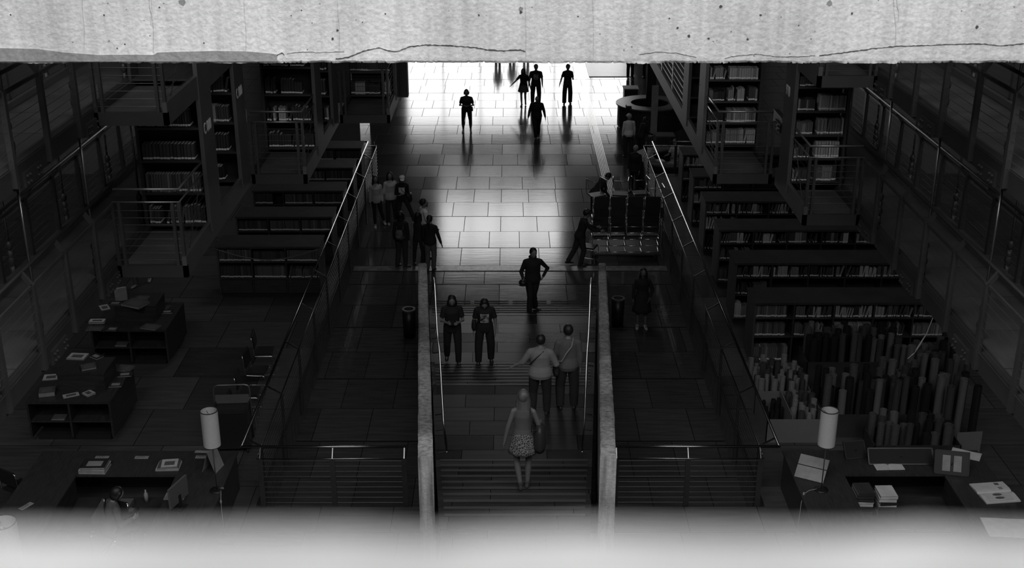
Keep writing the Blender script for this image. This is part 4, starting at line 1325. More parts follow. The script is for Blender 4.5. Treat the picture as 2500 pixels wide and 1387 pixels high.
# ---- book trolley by the chairs
t = thing('book_trolley', 'black book trolley with a chrome hoop handle beside the left railing', 'trolley', (-5.3, 20.45, PLAT), R(4))
b = MB()
for z in (.15, .5, .82): b.box(-.33, .33, -.18, .3, z, z+.03)
b.build('trays', 'plastic_black', t)
b = MB(); b.box(-.33, -.30, -.18, .3, .12, .9); b.box(.30, .33, -.18, .3, .12, .9); b.box(-.33, .33, -.19, -.17, .12, .85); b.build('panels', 'plastic_black', t)
b = MB(); b.tube([(-.34,.28,.1),(-.34,.28,1.16),(-.31,.28,1.22),(-.25,.28,1.24),(.25,.28,1.24),(.31,.28,1.22),(.34,.28,1.16),(.34,.28,.1)], .016, 8); b.build('hoop_handle', 'rail_dull', t, True)
b = MB(); b.box(-.32, .32, .265, .275, .86, 1.04); b.build('backboard', 'column_paint', t)
for x in (-.28, .28):
    for y in (-.12, .24):
        b = MB(); b.tube([(x-.015, y, .05), (x+.015, y, .05)], .05, 12); b.build('wheel', 'void', t)
# ---- barrier chain before the left bookcases
b = MB(); pts = []
for k in range(25):
    u = k/24; pts.append((-7.2 + 2.5*u, 27.85 - .02*math.sin(u*3.1), PLAT + 1.38 - .27*math.sin(math.pi*u)))
b.tube(pts, .012, 6)
tag(b.build('barrier_chain', 'column_paint', None, True), 'thin chain sagging across the front of the nearest left bookcase', 'chain')

# ---- paper rolls
ROLL = {}
def roll_mesh(kind, m):
    b = MB(); n = 14
    prof_o = 1.0; prof_i = .84
    b.ring((0,0), prof_i, prof_o, 0, 1, n)
    vs = b
    b.disc((0,0), prof_i, .0, .86, n, 1)
    o = b.build('paper_roll', [m, 'void'], None, False)
    me = o.data; bpy.data.objects.remove(o)
    for p_ in me.polygons: p_.use_smooth = len(p_.vertices) == 4 and abs(p_.normal.z) < .3
    return me
mat('roll_pale', .13, .4, 0, .15, 2); mat('roll_mid', .055, .35, 0, .2, 2); mat('roll_dark', .018, .3, 0, .2, 3); mat('roll_clear', .20, .25, 0, .25, 6)
for k, m in (('pale', 'roll_pale'), ('grey', 'roll_mid'), ('dark', 'roll_dark'), ('patterned', 'patterned_roll'), ('glossy pale', 'roll_clear')):
    ROLL[k] = roll_mesh(k, m)
placed = []
def rolls(n, x0, x1, y0, y1, h0, h1, r0, r1, kinds, where, seed, z=PLAT+.005):
    rnd = random.Random(seed); c = 0; tries = 0
    while c < n and tries < 4000:
        tries += 1
        x = rnd.uniform(x0, x1); y = rnd.uniform(y0, y1); r = rnd.uniform(r0, r1)
        if any((x-a)**2 + (y-b_)**2 < (r+q+.012)**2 for a, b_, q in placed): continue
        placed.append((x, y, r)); c += 1
        k = rnd.choice(kinds); h = rnd.uniform(h0, h1)
        o = bpy.data.objects.new('paper_roll', ROLL[k]); COL.objects.link(o)
        o.location = (x, y, z); o.scale = (r, r, h)
        o.rotation_euler = (rnd.uniform(-.012, .012), rnd.uniform(-.02, .03), rnd.uniform(0, 6))
        tag(o, '%s paper roll standing %s' % (k, where), 'paper roll', '%s rolls %s' % (k, where))
rolls(36, 6.35, 8.15, 23.15, 23.75, 1.02, 1.25, .062, .082, ['grey', 'dark', 'pale', 'grey', 'dark', 'patterned'], 'in the back row of the roll display', 1)
rolls(27, 8.0, 9.15, 21.7, 23.0, .95, 1.3, .062, .08, ['grey', 'pale', 'dark', 'patterned'], 'at the outer side of the roll display', 2)
rolls(42, 6.15, 8.1, 21.0, 22.0, .9, 1.25, .062, .085, ['dark', 'patterned', 'grey', 'dark', 'pale'], 'in the middle bin of the roll display', 3)
rolls(7, 8.3, 8.95, 20.7, 21.5, 1.15, 1.35, .07, .085, ['grey', 'dark', 'pale'], 'in the outermost corner of the roll display', 4)
rolls(22, 6.9, 8.35, 19.95, 20.5, .58, .85, .065, .085, ['grey', 'pale', 'dark', 'patterned'], 'in the front row of the roll display', 5)
rolls(52, 5.05, 6.0, 22.0, 23.15, .55, .78, .045, .07, ['glossy pale', 'glossy pale', 'grey'], 'in the low white bin by the railing', 6)
rolls(20, 5.5, 6.0, 20.8, 21.8, .5, .7, .05, .07, ['glossy pale', 'grey'], 'in the small white bin before it', 7)
rolls(16, 5.02, 5.4, 20.8, 21.8, .35, .5, .03, .05, ['dark'], 'in the small dark compartment by the railing', 8)
def bin_box(x0, x1, y0, y1, h, label, m='column_paint', divs=()):
    t = thing('roll_bin', label, 'bin', ((x0+x1)/2, y0, PLAT)); ox = (x0+x1)/2; w = .018
    for nm, (a, c, e, f) in (('front_panel', (x0, x1, y0, y0+w)), ('back_panel', (x0, x1, y1-w, y1)), ('side_panel', (x0, x0+w, y0, y1)), ('side_panel', (x1-w, x1, y0, y1))):
        b = MB(); b.box(a-ox, c-ox, e-y0, f-y0, 0, h); b.build(nm, m, t)
    for d in divs:
        b = MB(); b.box(d-ox-.008, d-ox+.008, w, y1-y0-w, 0, h+.06); b.build('divider', m, t)
    return t
mat('white_board', .16, .5, 0, .1, 2)
bin_box(4.95, 6.08, 21.9, 23.25, .5, 'low white bin of short rolls beside the right railing', 'white_board')
bin_box(4.95, 6.08, 20.7, 21.88, .5, 'smaller white bin of short rolls nearest the right desk', 'white_board', (5.44,))
bin_box(6.10, 8.20, 20.9, 22.1, .5, 'middle dark bin of tall rolls', 'dark_steel')
bin_box(6.25, 8.3, 23.05, 23.85, .6, 'long dark bin at the back of the roll display', 'dark_steel')
bin_box(6.8, 8.42, 19.86, 20.6, .40, 'front dark bin of short wide rolls', 'dark_steel')
b = MB(); b.box(-.25, .25, -.01, .01, 0, .5); o = b.build('white_panel', 'white_board'); o.location = (8.68, 20.2, PLAT); o.rotation_euler = (0, 0, R(6))
tag(o, 'blank white panel standing at the outer front corner of the roll display', 'panel')
# bright cord hanging over a roll
p0 = Vector((9.1, 23.3, PLAT+2.3)); b = MB()
p1 = aty(2283, 762, 22.6); p2 = aty(2262, 815, 22.5); p3 = aty(2245, 842, 22.4); p4 = aty(2232, 862, 22.3); p5 = aty(2216, 876, 22.2)
b.tube([p1, p2, p3, p4, p5], [.006, .008, .018, .012, .010], 6)
tag(b.build('packing_ribbon', 'paper', None, True), 'bright curled strip sticking up from the outer paper rolls', 'strip')
# two small floor boxes near the outer walkway
for px, py, w, d, lab in ((2303, 903, .22, .55, 'long thin floor hatch on the right raised floor'), (2330, 900, .34, .34, 'small square floor hatch on the right raised floor')):
    p = on(px, py, PLAT); b = MB(); b.box(-w/2, w/2, -d/2, d/2, 0, .006); b.box(-w*.3, w*.3, -d*.3, d*.3, .006, .009)
    o = b.build('floor_hatch', 'panel_steel'); o.location = (p.x, p.y, PLAT); tag(o, lab, 'floor hatch')

# ================================================================== PEOPLE
def _n(v): v = Vector(v); return v.normalized()
def blend_shape(o, vox, smooth=3):
    m = o.modifiers.new('surface', 'REMESH'); m.mode = 'VOXEL'; m.voxel_size = vox; m.use_smooth_shade = True
    s = o.modifiers.new('soften', 'SMOOTH'); s.factor = .5; s.iterations = smooth
    return o
def limb(b, pts, rs, n=12):
    """tapered closed tube with rounded joints"""
    b.tube(pts, rs, n)
    for p, r in zip(pts, rs): b.ball(p, r, n=n, m=8)

def person(label, loc, rz, h=1.68, build=1.0, lean=0, legs=None, arms=None, head=(0, 0), hair='short', hair_m='hair_black',
           top='tee', top_m='cloth_black', bottom='trousers', bot_m='cloth_black', shoe_m='shoe_black', skin='skin', wide=1.0,
           top_len=.88, hat=None, female=False, foot_yaw=(8, 8), turn=0, print_on=None, seat=False, vox=.010, base_z=None, hold=(0, 0), face=True):
    """legs: [(thigh dir), (shank dir)] for right, left; dirs are (out, forward, up). arms: [(upper dir), (fore dir)]"""
    legs = legs or [((.06, 0, -1), (0, 0, -1)), ((.06, 0, -1), (0, 0, -1))]
    arms = arms or [((.16, .0, -1), (.05, .12, -1)), ((.16, .0, -1), (.05, .12, -1))]
    s = h / 1.72; t = thing('person', label, 'person', loc, rz)
    W = build
    LT, LS = .425*s, .395*s
    sides = (1, -1)     # +x = the person's right when facing +y
    hip = {}; knee = {}; ank = {}
    zh = .0
    for k, sd in enumerate(sides):
        th, sh = legs[k]
        hp = Vector((sd*.088*s*W, 0, 0)); hip[sd] = hp
        d = _n((th[0]*sd, th[1], th[2])); knee[sd] = hp + d*LT
        d2 = _n((sh[0]*sd, sh[1], sh[2])); ank[sd] = knee[sd] + d2*LS
    low = min(ank[1].z, ank[-1].z)
    dz = .085*s - low
    for dct in (hip, knee, ank):
        for sd in sides: dct[sd] = dct[sd] + Vector((0, 0, dz))
    H = dz      # hip height
    Rl = Matrix.Rotation(R(-lean), 4, 'X') @ Matrix.Rotation(R(turn), 4, 'Z')
    piv = Vector((0, 0, H + .04*s))
    def U(p): return piv + Rl @ (Vector(p) * s)            # upper body frame, metres above the pelvis at size 1.72
    ux = (Rl @ Vector((1,0,0))); uy = (Rl @ Vector((0,1,0)))
    tor = [(-.12,.135,.095,-.0),(-.04,.165,.115,-.005),(.04,.160,.112,0),(.14,.138 if female else .148,.098,.005),(.24,.142 if female else .158,.104,.01),(.35,.155,.116 if female else .110,.012),(.41,.150,.100,.006),(.455,.125,.082,-.002),(.49,.085,.064,-.004),(.52,.056,.052,-.002)]
    def torso_rings(extra, z0, z1, hemflare=0, n=0):
        out = []
        lo = [q for q in tor if z0 - .001 <= q[0] <= z1]
        for (z, rx, ry, oy) in lo:
            f = hemflare * max(0, (.14 - z)) if hemflare else 0
            out.append((U((0, oy, z)), ux, uy, (rx*W + extra + f)*s, (ry*W + extra + f)*s))
        return out
    hy, hp_ = head
    Hd = Matrix.Rotation(R(hy), 4, 'Z') @ Matrix.Rotation(R(-hp_), 4, 'X')
    neck = U((0, 0, .52)); hc = neck + (Rl @ (Hd @ Vector((0, .022, .135))))*s
    HM = (Rl @ Hd).to_3x3().to_4x4()
    # ---- body
    b = MB()
    b.loft(torso_rings(0, -.2, .6), 18)
    limb(b, [neck - (Rl@Vector((0,0,.04)))*s, neck + (Rl @ (Hd @ Vector((0,.008,.06))))*s], [.056*s, .05*s])
    b.ball(hc, .080*s, .098*s, .116*s, 16, 12, HM)
    b.ball(hc + HM @ Vector((0, .035, -.062))*s, .05*s, .052*s, .048*s, 12, 8, HM)          # jaw
    b.ball(hc + HM @ Vector((0, .098, -.018))*s, .013*s, .018*s, .024*s, 8, 6, HM)          # nose
    for sd in sides: b.ball(hc + HM @ Vector((sd*.078, -.006, -.012))*s, .010*s, .018*s, .03*s, 8, 6, HM)
    sho = {}; elb = {}; wri = {}
    for k, sd in enumerate(sides):
        up, fo = arms[k]
        shp = U((sd*(.158 if female else .168)*W, -.002, .420)); sho[sd] = shp
        d = Rl @ _n((up[0]*sd, up[1], up[2])); e = shp + d*.285*s; elb[sd] = e
        f = Rl @ _n((fo[0]*sd, fo[1], fo[2])); w = e + f*.25*s; wri[sd] = w
        limb(b, [U((sd*.04, -.005, .475)), U((sd*.10, -.004, .458)), shp], [.040*s, .040*s*W, .044*s*W], 10)
        limb(b, [shp, e, w], [.046*s*W, .038*s*W, .026*s], 12)
        # hand
        fd = f.normalized()
        ref = Vector((0, 1, 0)) if abs(fd.y) < .75 else Vector((0, 0, 1))
        th_ = (ref - fd*ref.dot(fd)).normalized()         # towards the thumb
        inn = (Rl @ Vector((-sd, 0, 0))); inn = (inn - fd*inn.dot(fd) - th_*inn.dot(th_))
        inn = inn.normalized() if inn.length > .05 else fd.cross(th_).normalized()
        curl = .25 + .9*hold[k]
        palm = w + fd*.045*s
        b.loft([(w - fd*.01*s, th_, inn, .022*s, .017*s), (w + fd*.02*s, th_, inn, .033*s, .017*s), (w + fd*.06*s, th_, inn, .042*s, .015*s), (w + fd*.088*s, th_, inn, .040*s, .012*s)], 12)
        for q, (off, ln) in enumerate(((.030,.070),(.010,.080),(-.010,.074),(-.029,.058))):
            p0 = w + fd*.080*s + th_*off*s
            sp = th_*off*.35
            d1 = (fd*math.cos(curl*.6) + inn*math.sin(curl*.6) + sp).normalized()
            d2 = (fd*math.cos(curl*1.5) + inn*math.sin(curl*1.5) + sp).normalized()
            p1 = p0 + d1*ln*.55*s; p2 = p1 + d2*ln*.5*s
            b.tube([p0 - fd*.012*s, p0, p1, p2], [.0085*s, .0090*s, .0085*s, .0070*s], 8)
        p0 = w + fd*.03*s + th_*.028*s; p1 = p0 + (fd*.6 + th_*.7 + inn*.3).normalized()*.034*s; p2 = p1 + (fd*.95 + th_*.15 + inn*.25).normalized()*.03*s
        b.tube([p0 - th_*.01*s, p0, p1, p2], [.012*s, .0115*s, .010*s, .008*s], 8)
    for sd in sides:
        limb(b, [hip[sd] + Vector((0,0,.02)), hip[sd].lerp(knee[sd], .5), knee[sd], knee[sd].lerp(ank[sd], .35), ank[sd]], [.082*s*W, .070*s*W, .050*s, .050*s*W, .034*s], 12)
        fy = R(foot_yaw[0 if sd == 1 else 1]); fdir = Vector((sd*math.sin(fy), math.cos(fy), 0))
        lift = ank[sd].z - .085*s
        pitch = -min(.9, lift*3.2) if lift > .02 else 0
        fdir = (fdir*math.cos(pitch) + Vector((0,0,1))*math.sin(pitch)).normalized()
        a = ank[sd]; 
        heel = a - fdir*.05*s - Vector((0,0,.045))*s; toe = a + fdir*.16*s - Vector((0,0,.058))*s
        limb(b, [heel, a + fdir*.05*s - Vector((0,0,.035))*s, toe], [.022*s, .024*s, .012*s], 10)
    o = b.build('body', skin, t); blend_shape(o, vox*.8)
    # ---- shoes
    for sd in sides:
        fy = R(foot_yaw[0 if sd == 1 else 1]); fdir = Vector((sd*math.sin(fy), math.cos(fy), 0))
        lift = ank[sd].z - .085*s
        pitch = -min(.9, lift*3.2) if lift > .02 else 0
        fdir = (fdir*math.cos(pitch) + Vector((0,0,1))*math.sin(pitch)).normalized()
        a = ank[sd]; up = Vector((0,0,1)); side = fdir.cross(up).normalized(); up2 = side.cross(fdir).normalized()
        b = MB(); c0 = a - up2*.048*s
        rings = []
        for (yy, w_, hh, lift_) in ((-.085,.016,.020,0),(-.075,.032,.036,0),(-.03,.036,.04,0),(.03,.040,.037,0),(.09,.047,.028,-.008),(.15,.043,.022,-.014),(.185,.020,.014,-.02)):
            rings.append((c0 + fdir*yy*s + up2*lift_*s, side, up2, w_*s, hh*s))
        b.loft(rings, 12); b.ball(a - fdir*.01*s, .046*s, .046*s, .05*s)
        o = b.build('shoe', shoe_m, t); blend_shape(o, vox*.8, 2)
    # ---- trousers, skirt, dress
    if bottom in ('trousers', 'leggings', 'shorts'):
        b = MB(); ex = .006 if bottom == 'leggings' else .014
        b.loft(torso_rings(ex*1.0, -.2, .08), 18)
        fl = {'trousers': 1.25*wide, 'leggings': 1.04, 'shorts': 1.2}[bottom]
        for sd in sides:
            end = ank[sd].lerp(knee[sd], -.04) if bottom == 'trousers' else ank[sd].lerp(knee[sd], .06)
            if bottom == 'shorts': pts = [hip[sd] + Vector((0,0,.02)), hip[sd].lerp(knee[sd], .5), hip[sd].lerp(knee[sd], .9)]; rs = [.095*s*W, .088*s*W, .080*s*W]
            else: pts = [hip[sd] + Vector((0,0,.02)), hip[sd].lerp(knee[sd], .5), knee[sd], knee[sd].lerp(ank[sd], .4), end]; rs = [.094*s*W, .078*s*W*fl**.5, .058*s*W*fl, .056*s*W*fl, (.046 if bottom == 'trousers' else .034)*s*fl*(1.0 if bottom == 'leggings' else 1.15)]
            b.tube(pts, rs, 14)
            for p, r in list(zip(pts, rs))[:-1]: b.ball(p, r, n=12, m=8)
        o = b.build('trousers' if bottom != 'shorts' else 'shorts', bot_m, t); blend_shape(o, vox, 3)
    elif bottom in ('skirt', 'dress', 'miniskirt'):
        b = MB(); L_ = {'skirt': .40, 'dress': .50, 'miniskirt': .34}[bottom]*s
        z0 = H + .10*s; rings = []
        kx = (knee[1] + knee[-1])*.5
        for q in range(7):
            u = q/6; c = Vector((0, 0, z0)).lerp(Vector((kx.x*.5, kx.y*.45, z0 - L_)), u)
            w_ = (.15 + .09*u**.8)*s*W*(1.1 if bottom != 'miniskirt' else 1.0)
            rings.append((c, Vector((1,0,0)), Vector((0,1,0)), w_, w_*(.78 + .12*u)))
        b.loft(rings, 28)
        # soft pleats
        vs = []
        n = 28
        for i, p in enumerate(b.v):
            ring_i = i // n; a = i % n
            if ring_i > 1:
                f = 1 + .035*(ring_i/6)*math.cos(a*2*math.pi/n*9); c = rings[ring_i][0]
                p = (c.x + (p[0]-c.x)*f, c.y + (p[1]-c.y)*f, p[2])
            vs.append(p)
        b.v = vs
        b.build('skirt', bot_m, t, True)
    # ---- top
    def torso_top(b, ex, z0, flare=0):
        b.loft(torso_rings(ex, z0, .56, flare), 20)
    if top:
        b = MB(); ex = {'tee': .012, 'tank': .006, 'hoodie': .020, 'coat': .022, 'blouse': .022, 'jacket': .014, 'dress': .010}[top]
        z0 = -.125 if top in ('coat', 'blouse', 'hoodie', 'jacket', 'tee') else -.045
        torso_top(b, ex, z0, .10 if top in ('blouse', 'coat') else (0 if top == 'tank' else .055))
        if top == 'coat':
            c = Vector((0, 0, H))
            b.loft([(piv, ux, uy, .19*s*W, .145*s*W), (c - Vector((0,0,.12))*s, Vector((1,0,0)), Vector((0,1,0)), .20*s*W, .16*s*W)], 20)
        for k, sd in enumerate(sides):
            full = top in ('hoodie', 'coat', 'jacket')
            if top == 'tank': continue
            frac = {'tee': .72, 'blouse': 1.0, 'dress': .0}.get(top, 1)
            r0 = .054*s*W + (.006 if full else .004); 
            if top == 'dress': frac = .9
            if full: pts = [sho[sd], elb[sd], elb[sd].lerp(wri[sd], .95)]; rs = [r0, .049*s*W, .036*s]
            elif top == 'blouse': pts = [sho[sd], elb[sd], elb[sd].lerp(wri[sd], .25)]; rs = [r0*1.05, .056*s*W, .05*s*W]
            else: pts = [sho[sd], sho[sd].lerp(elb[sd], frac)]; rs = [r0, .056*s*W]
            limb(b, [U((sd*.05, -.005, .462)), U((sd*.11, -.004, .452)), sho[sd]], [.048*s, .048*s*W, r0], 10)
            b.tube(pts, rs, 14); b.ball(sho[sd], r0)
            if len(pts) > 2: b.ball(pts[1], rs[1])
        if top == 'hoodie':
            b.ball(U((0, -.06, .52)), .105*s, .075*s, .06*s)
            b.ball(U((0, .03, .515)), .08*s, .07*s, .035*s)
        o = b.build({'tee': 't_shirt', 'tank': 'vest_top', 'hoodie': 'hooded_top', 'coat': 'coat', 'blouse': 'blouse', 'jacket': 'jacket', 'dress': 'dress_top'}[top], top_m, t); blend_shape(o, vox, 3)
        if print_on:
            b = MB(); nn = 8
            vs = []; fs = []
            for i in range(nn+1):
                for j in range(nn+1):
                    x = (-.5 + i/nn)*.20; z = .16 + .22*j/nn
                    rx = (.155*W + ex); yy = (.115*W + ex + .012)*math.sqrt(max(.05, 1 - (x/rx)**2)) + .004
                    vs.append(U((x, yy, z)))
            for i in range(nn):
                for j in range(nn): fs.append((i*(nn+1)+j, (i+1)*(nn+1)+j, (i+1)*(nn+1)+j+1, i*(nn+1)+j+1))
            b.add(vs, fs); b.build('shirt_print', print_on, t, True)
    # ---- hair, hat, face
    b = MB()
    def hp(x, y, z): return hc + HM @ Vector((x, y, z))*s
    if hair != 'bald':
        b.ball(hp(0, -.028, .026), .093*s, .104*s, .112*s, 16, 12, HM)
        if hair == 'short': pass
        if hair in ('long', 'verylong'):
            L2 = .30 if hair == 'long' else .46
            wdt = .085 if hair == 'long' else .10
            base = hp(0, -.035, .0); dn = (Rl @ Vector((0, -.10, -1))).normalized()
            b.loft([(base, ux, uy, wdt*s, .075*s), (base + dn*.12*s, ux, uy, (wdt+.015)*s, .065*s), (base + dn*L2*.6*s, ux, uy, (wdt+.02)*s, .055*s), (base + dn*L2*s, ux, uy, (wdt-.01)*s, .035*s), (base + dn*(L2+.05)*s, ux, uy, (wdt-.05)*s, .015*s)], 14)
            for sd in sides: limb(b, [hp(sd*.07, .02, .04), hp(sd*.088, .0, -.08), hp(sd*.095, -.01, -.2)], [.03*s, .032*s, .02*s], 8)
        if hair == 'bob':
            for sd in sides: limb(b, [hp(sd*.07, .01, .04), hp(sd*.085, -.01, -.06)], [.035*s, .03*s], 8)
            b.ball(hp(0, -.055, -.05), .088*s, .06*s, .08*s)
        if hair == 'pony':
            limb(b, [hp(0, -.10, .03), hp(0, -.15, -.06), hp(0, -.14, -.22), hp(0, -.12, -.36)], [.03*s, .038*s, .032*s, .012*s], 10)
        if hair == 'afro': b.ball(hp(0, -.02, .03), .125*s, .12*s, .125*s)
        # cut the face free: the hair mass stays behind the forehead
        o = b.build('hair', hair_m, t); blend_shape(o, vox*.9, 2)
        o.data.update()
    if hat:
        b = MB(); b.ball(hp(0, -.008, .045), .096*s, .108*s, .092*s, 18, 10, HM)
        hb = Rl @ Hd
        fx = hb @ Vector((1,0,0)); fy = hb @ Vector((0,1,0)); fz = hb @ Vector((0,0,1))
        if hat[1] == 'cap':
            b.loft([(hp(0, .05, .035), fx, fy, .080*s, .07*s), (hp(0, .10, .030), fx, fy, .075*s, .075*s), (hp(0, .10, .022), fx, fy, .075*s, .075*s), (hp(0, .05, .022), fx, fy, .08*s, .07*s)], 16)
        else:
            b.loft([(hp(0, 0, .03), fx, fy, .14*s, .15*s), (hp(0, 0, .022), fx, fy, .14*s, .15*s)], 20)
        o = b.build('cap', hat[0], t); blend_shape(o, .008, 2)
    if face:
        for sd in sides:
            b = MB(); b.ball(hp(sd*.032, .0855, .012), .013*s, .007*s, .007*s, 10, 6, HM); b.build('eye', 'hair_black', t, True)
        b = MB(); b.ball(hp(0, .0875, -.062), .024*s, .006*s, .006*s, 10, 6, HM); b.build('mouth', 'skin_dark' if skin == 'skin' else 'hair_black', t, True)
    info = dict(t=t, wri=wri, elb=elb, sho=sho, U=U, hip=hip, H=H, s=s, ank=ank, hc=hc, B=W)
    return info

def to_world(t, p):
    return Vector(t.location) + Matrix.Rotation(t.rotation_euler.z, 3, 'Z') @ Vector(p)
def shoulder_bag(P, side, label, m='leather', w=.26, h=.24, d=.10, z=.0, y=.0, strap_cross=True, name='shoulder_bag', out=.22):
    """strap and bag carried by a person; a thing of its own"""
    t = P['t']; s = P['s']; U = P['U']
    loc = to_world(t, U((side*out, y, z)))
    g = thing(name, label, 'bag', loc, t.rotation_euler.z)
    b = MB(); b.loft([((0,0,-h/2),(1,0,0),(0,1,0),d*.5,w*.42),((0,0,-h*.3),(1,0,0),(0,1,0),d*.62,w*.5),((0,0,h*.3),(1,0,0),(0,1,0),d*.5,w*.47),((0,0,h/2),(1,0,0),(0,1,0),d*.25,w*.42)], 14)
    b.build('bag_body', m, g, True)
    base = U((side*out, y, z))
    sh = U((-side*.09 if strap_cross else side*.10, 0, .50))
    B = P['B']
    pts_f = [Vector(base) + Vector((0, w*.3, h*.45)), U((side*.13, .15*B, z+.16)), U((0 if strap_cross else side*.14, .158*B, .30)), sh + Vector((0, .02, .012))]
    pts_b = [Vector(base) + Vector((0, -w*.3, h*.45)), U((side*.13, -.135*B, z+.16)), U((side*.05 if strap_cross else side*.14, -.148*B, .28)), U((-side*.05 if strap_cross else side*.13, -.135*B, .41)), sh + Vector((0, -.02, .012))]
    b = MB(); b.tube([Vector(p) - Vector(base) for p in pts_f + pts_b[::-1]], .011, 6)
    b.build('strap', m if m != 'leather' else 'cloth_black', g, True)
    return g
def backpack(P, label, m='cloth_dark', z=.25, w=.28, h=.38):
    t = P['t']; U = P['U']; base = U((0, -.20, z))
    g = thing('backpack', label, 'bag', to_world(t, base), t.rotation_euler.z)
    b = MB(); b.loft([((0,.02,-h/2),(1,0,0),(0,1,0),w*.42,.06),((0,0,-h*.3),(1,0,0),(0,1,0),w*.5,.085),((0,.0,h*.25),(1,0,0),(0,1,0),w*.46,.075),((0,.02,h/2),(1,0,0),(0,1,0),w*.3,.04)], 16)
    b.build('bag_body', m, g, True)
    b = MB(); b.loft([((0,-.08,-h*.32),(1,0,0),(0,1,0),w*.3,.03),((0,-.08,0),(1,0,0),(0,1,0),w*.3,.03)], 12); b.build('front_pocket', 'cloth_mid', g, True)
    for sd in (1, -1):
        b = MB(); b.tube([Vector((sd*.09, .05, h*.42)), U((sd*.11, 0, .53)) - base, U((sd*.125, .16, .36)) - base, U((sd*.14, .15, .15)) - base, U((sd*.15, 0, .05)) - base, Vector((sd*.11, .05, -h*.35))], .014, 6)
        b.build('strap', m, g, True)
    return g
def floor_at(px, py, z=0): 
    return at(px, py, z)
def stair_at(px, py):
    d = ray(px, py); y = 34
    while y > 12:
        z = CAM_Z + d.z*(y/d.y)
        if z <= stair_z(y) + 1e-6: break
        y -= .01
    # march from the camera side instead: first surface met
    y = 12.0
    while y < 34:
        z = CAM_Z + d.z*(y/d.y)
        if z <= stair_z(y): return Vector((d.x*(y/d.y), y, stair_z(y)))
        y += .01
    return at(px, py, 0)
W1 = [((.02, .32, -1), (.0, -.10, -1)), ((.02, -.28, -1), (0, -.62, -1))]       # walking, right foot forward
W2 = [W1[1], W1[0]]
SW1 = [((.10, -.30, -1), (0, -.05, -1)), ((.10, .28, -1), (0, .45, -1))]
SW2 = [SW1[1], SW1[0]]
TO = 180   # facing the camera

# ---- far floor
p = floor_at(1140, 322)
P = person('person standing alone on the bright floor, hands clasped at the waist, dark leggings', p, R(TO), 1.74, 1.16, hair='bob', top='tee', top_m='cloth_dark', bottom='leggings', shoe_m='shoe_white', female=True,
           arms=[((.28, -.05, -1), (-.75, .75, .05)), ((.28, -.05, -1), (-.75, .75, .05))], legs=[((.10, 0, -1), (.0, 0, -1)), ((.10, 0, -1), (.02, .02, -1))])
shoulder_bag(P, -1, 'small dark crossbody bag on the hip of the person standing alone', w=.2, h=.18, z=.0, out=.20)
p = floor_at(1278, 258)
P = person('person in a short pale skirt swinging one arm out, hand in hand with the companion', p, R(TO - 6), 1.66, 1.05, hair='long', top='tee', top_m='cloth_black', bottom='miniskirt', bot_m='cloth_mid', shoe_m='shoe_black', female=True,
           legs=[((.0, .22, -1), (-.05, .05, -1)), ((-.05, -.15, -1), (.0, -.45, -1))], arms=[((.75, .1, -.9), (.85, .3, -.8)), ((.35, .1, -1), (.25, .2, -1))], head=(-20, 5))
p = floor_at(1308, 256)
P = person('person in a dark T-shirt with a pale print, hand in hand with the skirted one', p, R(TO), 1.80, 1.16, hair='short', top='tee', top_m='cloth_black', print_on='cloth_print', bottom='trousers', bot_m='cloth_black', wide=1.1,
           legs=[((.08, .12, -1), (.0, -.05, -1)), ((.08, -.1, -1), (0, -.25, -1))], arms=[((.25, .1, -1), (.15, .2, -1)), ((.22, -.05, -1), (.05, .2, -1))])
p = floor_at(1310, 338)
P = person('bald person in a dark jumper walking forward with feet crossing', p, R(TO), 1.75, 1.16, hair='bald', top='jacket', top_m='cloth_black', bottom='trousers', bot_m='cloth_black', head=(10, 14),
           legs=[((-.10, .25, -1), (-.08, .02, -1)), ((-.10, -.22, -1), (.05, -.55, -1))], arms=[((.32, .05, -1), (.22, .25, -1)), ((.32, -.1, -1), (.2, .15, -1))], skin='skin')
p = floor_at(1385, 254)
P = person('slim person in wide dark trousers and T-shirt, rightmost on the bright floor', p, R(TO), 1.78, 1.0, hair='short', top='tee', top_m='cloth_dark', bottom='trousers', wide=1.35, shoe_m='shoe_black', head=(0, 10),
           legs=[((.10, .22, -1), (.02, .0, -1)), ((.08, -.05, -1), (0, -.15, -1))], arms=[((.35, -.1, -1), (.3, .1, -1)), ((.18, .15, -.9), (.0, .9, .25))])
for k, (px, dy, hr, lab) in enumerate(((1215, 0, 'short', 'leftmost of the walkers hidden by the beam, seen only as a reflection in the far floor'), (1250, 1.2, 'long', 'second walker hidden by the beam, mirrored in the far floor with wide stride'),
                                 (1285, .5, 'short', 'third walker hidden by the beam, mirrored in the far floor'))):
    p = floor_at(px, 149); p.y += dy + .6
    person(lab.replace('walker', 'person walking', 1) if 'walkers' not in lab else 'leftmost person behind the beam, seen only mirrored in the far floor', p, R(TO), 1.72, 1.0, hair=hr, legs=W1 if k % 2 else W2, vox=.014, face=False)
p = floor_at(1538, 192)
person('dark person standing still at the far floor beyond the round desk', p, R(200), 1.72, 1.0, wide=1.1, vox=.014)
p = floor_at(1578, 188)
person('dark person walking at the far floor, nearly hidden by the long gallery', p, R(160), 1.72, 1.0, legs=W1, vox=.014)
